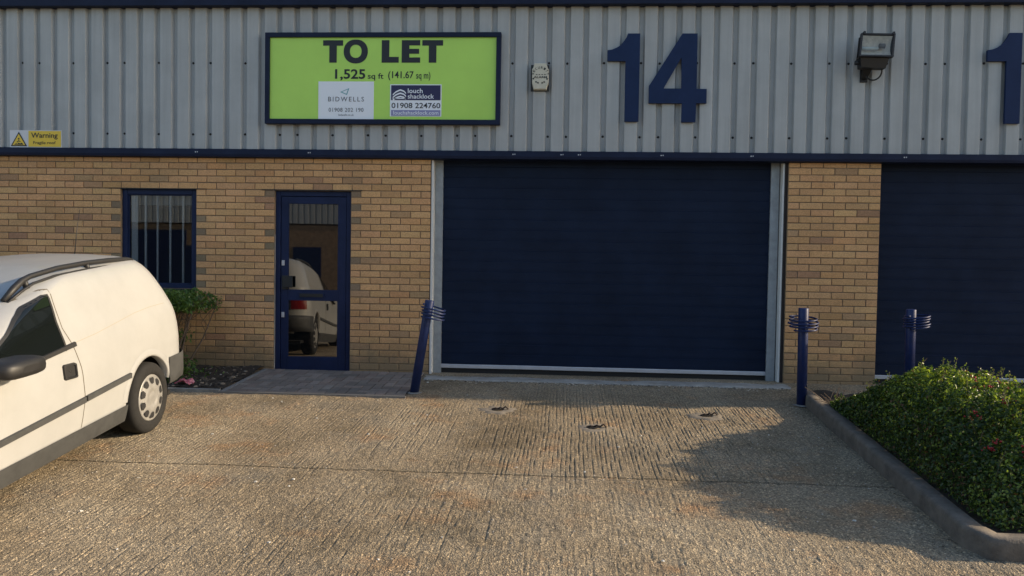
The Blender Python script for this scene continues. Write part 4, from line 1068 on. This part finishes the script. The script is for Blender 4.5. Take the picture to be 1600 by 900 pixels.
        # arch lips
        for (u, z, r) in arches:
            rws = []
            for k in range(41):
                t = math.radians(4+160*k/40); r_ = []
                for dr, o in ((.048, .001), (.030, .005), (.008, .010), (-.008, .008), (-.010, -.05)):
                    uu, zz = u+(r+dr)*math.cos(t), z+(r+dr)*math.sin(t); q = sp(uu, zz+sh(uu), o); r_.append((uu, sgn*q[1], zz))
                rws.append(r_)
            g = MB(); g.grid(rws, flip=(sgn > 0)); g.build("arch_lip", paint, Vn, local=True)
            ln = MB(); rws = [[(u+(r+.02)*math.cos(t), sgn*v, z+(r+.02)*math.sin(t)) for t in [math.radians(-14+208*k/32) for k in range(33)]] for v in (.815, .50)]
            ln.grid(rws); ln.add([(u+(r+.02)*math.cos(2*math.pi*k/32), sgn*.50, z+max((r+.02)*math.sin(2*math.pi*k/32), -.09)) for k in range(32)], [tuple(range(32))]); ln.build("wheel_liner", lin, Vn, local=True)
        # mirror
        mm = MB(); rws = []
        for k, (v, s) in enumerate([(.80, .45), (.86, .72), (.90, .95), (.98, 1.0), (1.04, .94), (1.068, .75), (1.076, .35)]):
            r_ = []
            for q in range(20):
                a = 2*math.pi*q/20; ca, sa = math.cos(a), math.sin(a); e = .55
                r_.append((1.765+.195*s*abs(ca)**e*(1 if ca > 0 else -1)+.02*(v-.9), sgn*v, .866+.058*s*abs(sa)**e*(1 if sa > 0 else -1)-.10*(v-1.0)*0))
            rws.append(r_)
        mm.grid(rws, close=True, flip=(sgn > 0)); mm.add(rws[-1], [tuple(range(20))]); MI = mm.build("mirror", dark, D, local=True)
        # roof rails
        rl = MB(); vv = .575
        path = [(-.265, 1.355), (-.225, 1.388), (-.15, 1.400), (.1, 1.404), (.41, 1.400), (.75, 1.382), (1.04, 1.346), (1.12, 1.322), (1.20, 1.278), (1.31, 1.205)]
        def rp(u, z, v=vv): return (u, sgn*v, z)
        rl.tube([rp(u, z) for u, z in path], .019, 8, radii=[.016]+[.019]*6+[.022, .024, .018])
        for u, z0_, z1_ in ((.40, 1.34, 1.392), (-.21, 1.33, 1.38), (1.10, 1.26, 1.32)):
            rl.tube([rp(u-.03, z0_), rp(u, z1_)], .02, 8)
        rl.build("roof_rail", dark, Vn, local=True)
        bs = MB(); bs.tube([rp(u, z, vv+.022) for u, z in ((-.24, 1.352), (0, 1.366), (.4, 1.356), (.8, 1.333), (1.04, 1.298), (1.16, 1.255), (1.3, 1.19))], .010, 6); bs.build("rail_gasket", dark, Vn, local=True)
        # tail lamps on the rear corners
        tl = MB(); rws = []
        for z in lin_z(.64, .88, 8):
            w, a, r = S(z, 1), S(z, 2), rad(z)
            rws.append([(a+r-(r+.006)*math.cos(t), sgn*(w-r+(r+.006)*math.sin(t)), z-sh(a)) for t in [math.radians(5+50*i/10) for i in range(11)]])
        tl.grid(rws, flip=(sgn < 0)); tl.build("tail_lamp", mat("red_lens", (.17, .008, .008), .2), Vn, local=True)
        hl = MB(); rws = []
        for z in lin_z(.66, .80, 6):
            w, b, r = S(z, 1), S(z, 3), rad(z)
            rws.append([(b-r+(r+.006)*math.cos(t), sgn*(w-r+(r+.006)*math.sin(t)), z-sh(b)) for t in [math.radians(0+60*i/10) for i in range(11)]])
        hl.grid(rws, flip=(sgn > 0)); hl.build("headlight", mat("clear_lens", (.45, .47, .48), .1), Vn, local=True)
    # rear window in the hatch, windscreen, bonnet line
    g = MB(); g.grid([[P(S(z, 2)-.004, -.50+1.0*i/12, z) for i in range(13)] for z in lin_z(1.03, 1.31, 10)]); g.build("rear_window", glass, Vn, local=True)
    g = MB(); g.grid([[P(S(z, 3)+.006, (-1+2*i/14)*(S(z, 1)-rad(z)), z) for i in range(15)] for z in lin_z(1.0, 1.345, 14)], flip=True); g.build("windscreen", glass, Vn, local=True)
    # bumpers
    def bumper(front):
        rws = []
        for z, o in ((.325, -.03), (.345, .02), (.40, .052), (.50, .055), (.54, .045), (.555, .005)):
            w, r = S(.5, 1)-.004, .27; q = []
            a = S(.5, 2)-.055
            path = [(-.285, w+.012*(o > 0))]+[(-.285+(a+r+.285)*i/5, w+.012*(o > 0)) for i in (1, 2, 3, 4)]+[(a+r-(r+o-.04)*math.sin(t), w-r+(r+.012*(o > 0)+min(o, 0))*math.cos(t)) for t in [math.pi/2*i/12 for i in range(13)]]
            path = path+[(path[-1][0], (w-r)*(1-i/6)) for i in range(1, 7)]
            path = path+[(u, -v) for u, v in path[:-1][::-1]]
            for u, v in path:
                if front: uu = 2.98+(-.285-u)*1.15; q.append((uu, v, z-.02-sh(uu)*.6))
                else: q.append((u, v, z+.01*0-sh(u)))
            rws.append(q)
        b = MB(); b.grid(rws, flip=front); b.build("bumper", trim, Vn, local=True)
    bumper(False); bumper(True)
    # aerial
    a = MB(); a.tube([(-.36, 0, 1.40), (-.355, 0, 1.415)], .016, 8); a.tube([(-.36, 0, 1.40), (-.40, 0, 1.60), (-.455, 0, 1.80)], .004, 6, radii=[.005, .0035, .002]); a.build("aerial", M['black'], Vn, local=True)
    # wheels
    capm = mat("silver_wheel_cover", (.36, .355, .34), .4, metal=.3, noise_amt=.3, noise_scale=14); tyre_m = mat("tyre_rubber", (.014, .0135, .013), .85, noise_amt=.4, noise_scale=14, bump=.3)
    first = None
    for u, sgn, zc in ((0.0, 1, .286), (0.0, -1, .286), (2.62, 1, .286), (2.62, -1, .286)):
        if first is None:
            prof = [(.185, 0.02), (.192, -.005), (.215, -.012), (.250, -.010), (.272, .000), (.285, .016), (.288, .04), (.288, .12), (.283, .15), (.26, .17), (.185, .17)]
            t = MB(); t.grid(lathe(prof, 48), close=True); first = t.build("wheel", tyre_m, Vn, local=True)
            cap = MB(); cap.grid(lathe([(.186, .012), (.190, .000), (.178, -.006), (.165, -.002), (.150, -.008), (.10, -.020), (.070, -.022), (.060, -.014), (.045, -.016), (.0, -.017)], 48), close=True)
            cp = cap.build("wheel_cover", capm, first, local=True)
            holes = MB()
            for k in range(10):
                a = 2*math.pi*k/10; ca, sa = math.cos(a), math.sin(a); q = []
                for dr, dt in ((.120, -.020), (.150, -.034), (.166, -.022), (.166, .022), (.150, .034), (.120, .020), (.113, 0)):
                    r_ = dr; q.append((r_*ca-dt*sa, -.0125+.065*max(0, r_-.14)*1.0-.006*(r_ < .13), r_*sa+dt*ca))
                holes.add(q, [tuple(range(7))])
            holes.build("cover_slots", M['dark_rubber'], first, local=True)
            first.location = (u, sgn*.838, zc); first.rotation_euler = (0, .35, math.pi)
            wh = first
        else:
            wh = first.copy(); COL.objects.link(wh); wh.parent = Vn
            for ch in first.children:
                c2 = ch.copy(); COL.objects.link(c2); c2.parent = wh
            wh.location = (u, sgn*.838, zc); wh.rotation_euler = (0, .9*(u > 1), math.pi if sgn > 0 else 0)
van()

# ------------------------------------------------------------------ the terrace facing us, behind the camera: seen in the door and window glass
def facing_terrace():
    Y = -19.0; z0 = float(gz(Y)); B = thing("industrial_unit", "facing terrace of brick and grey clad units across the yard, mirrored in the door glass", "building", (0, Y, z0))
    w = MB(); w.box(-16, 14, Y-.3, Y, z0-.1, z0+2.95); w.box(-16, 14, Y-8, Y-.31, z0-.1, z0+4.6); w.build("wall", mat("facing_brick", (.30, .20, .12), .9, noise_amt=.4, noise_scale=6), B)
    c = MB(); pr = []
    for k in range(150):
        x = -16+k*.2
        for dx, y in ((0, .06), (.13, .06), (.15, .025), (.185, .025)): pr.append((x+dx, Y+y))
    c.grid([[(x, y, z) for x, y in pr] for z in (z0+3.0, z0+4.7)], smooth=False, flip=True); c.build("cladding", M['cladding'], B)
    t = MB(); t.box(-16, 14, Y, Y+.12, z0+4.7, z0+4.9); t.build("gutter", M['navy_trim'], B)
    for x in (-13.4, -9.9, -7.0, -4.6, -2.1, 1.9, 6.2, 10.2):
        d = MB(); d.box(x, x+.95, Y+.001, Y+.03, z0, z0+2.2); d.build("door", M['navy'], B)
    for x in (-15.9, -12.4, -1.0, 7.4):
        d = MB(); d.box(x, x+2.5, Y+.001, Y+.03, z0, z0+2.75); d.build("shutter", M['navy'], B)
facing_terrace()
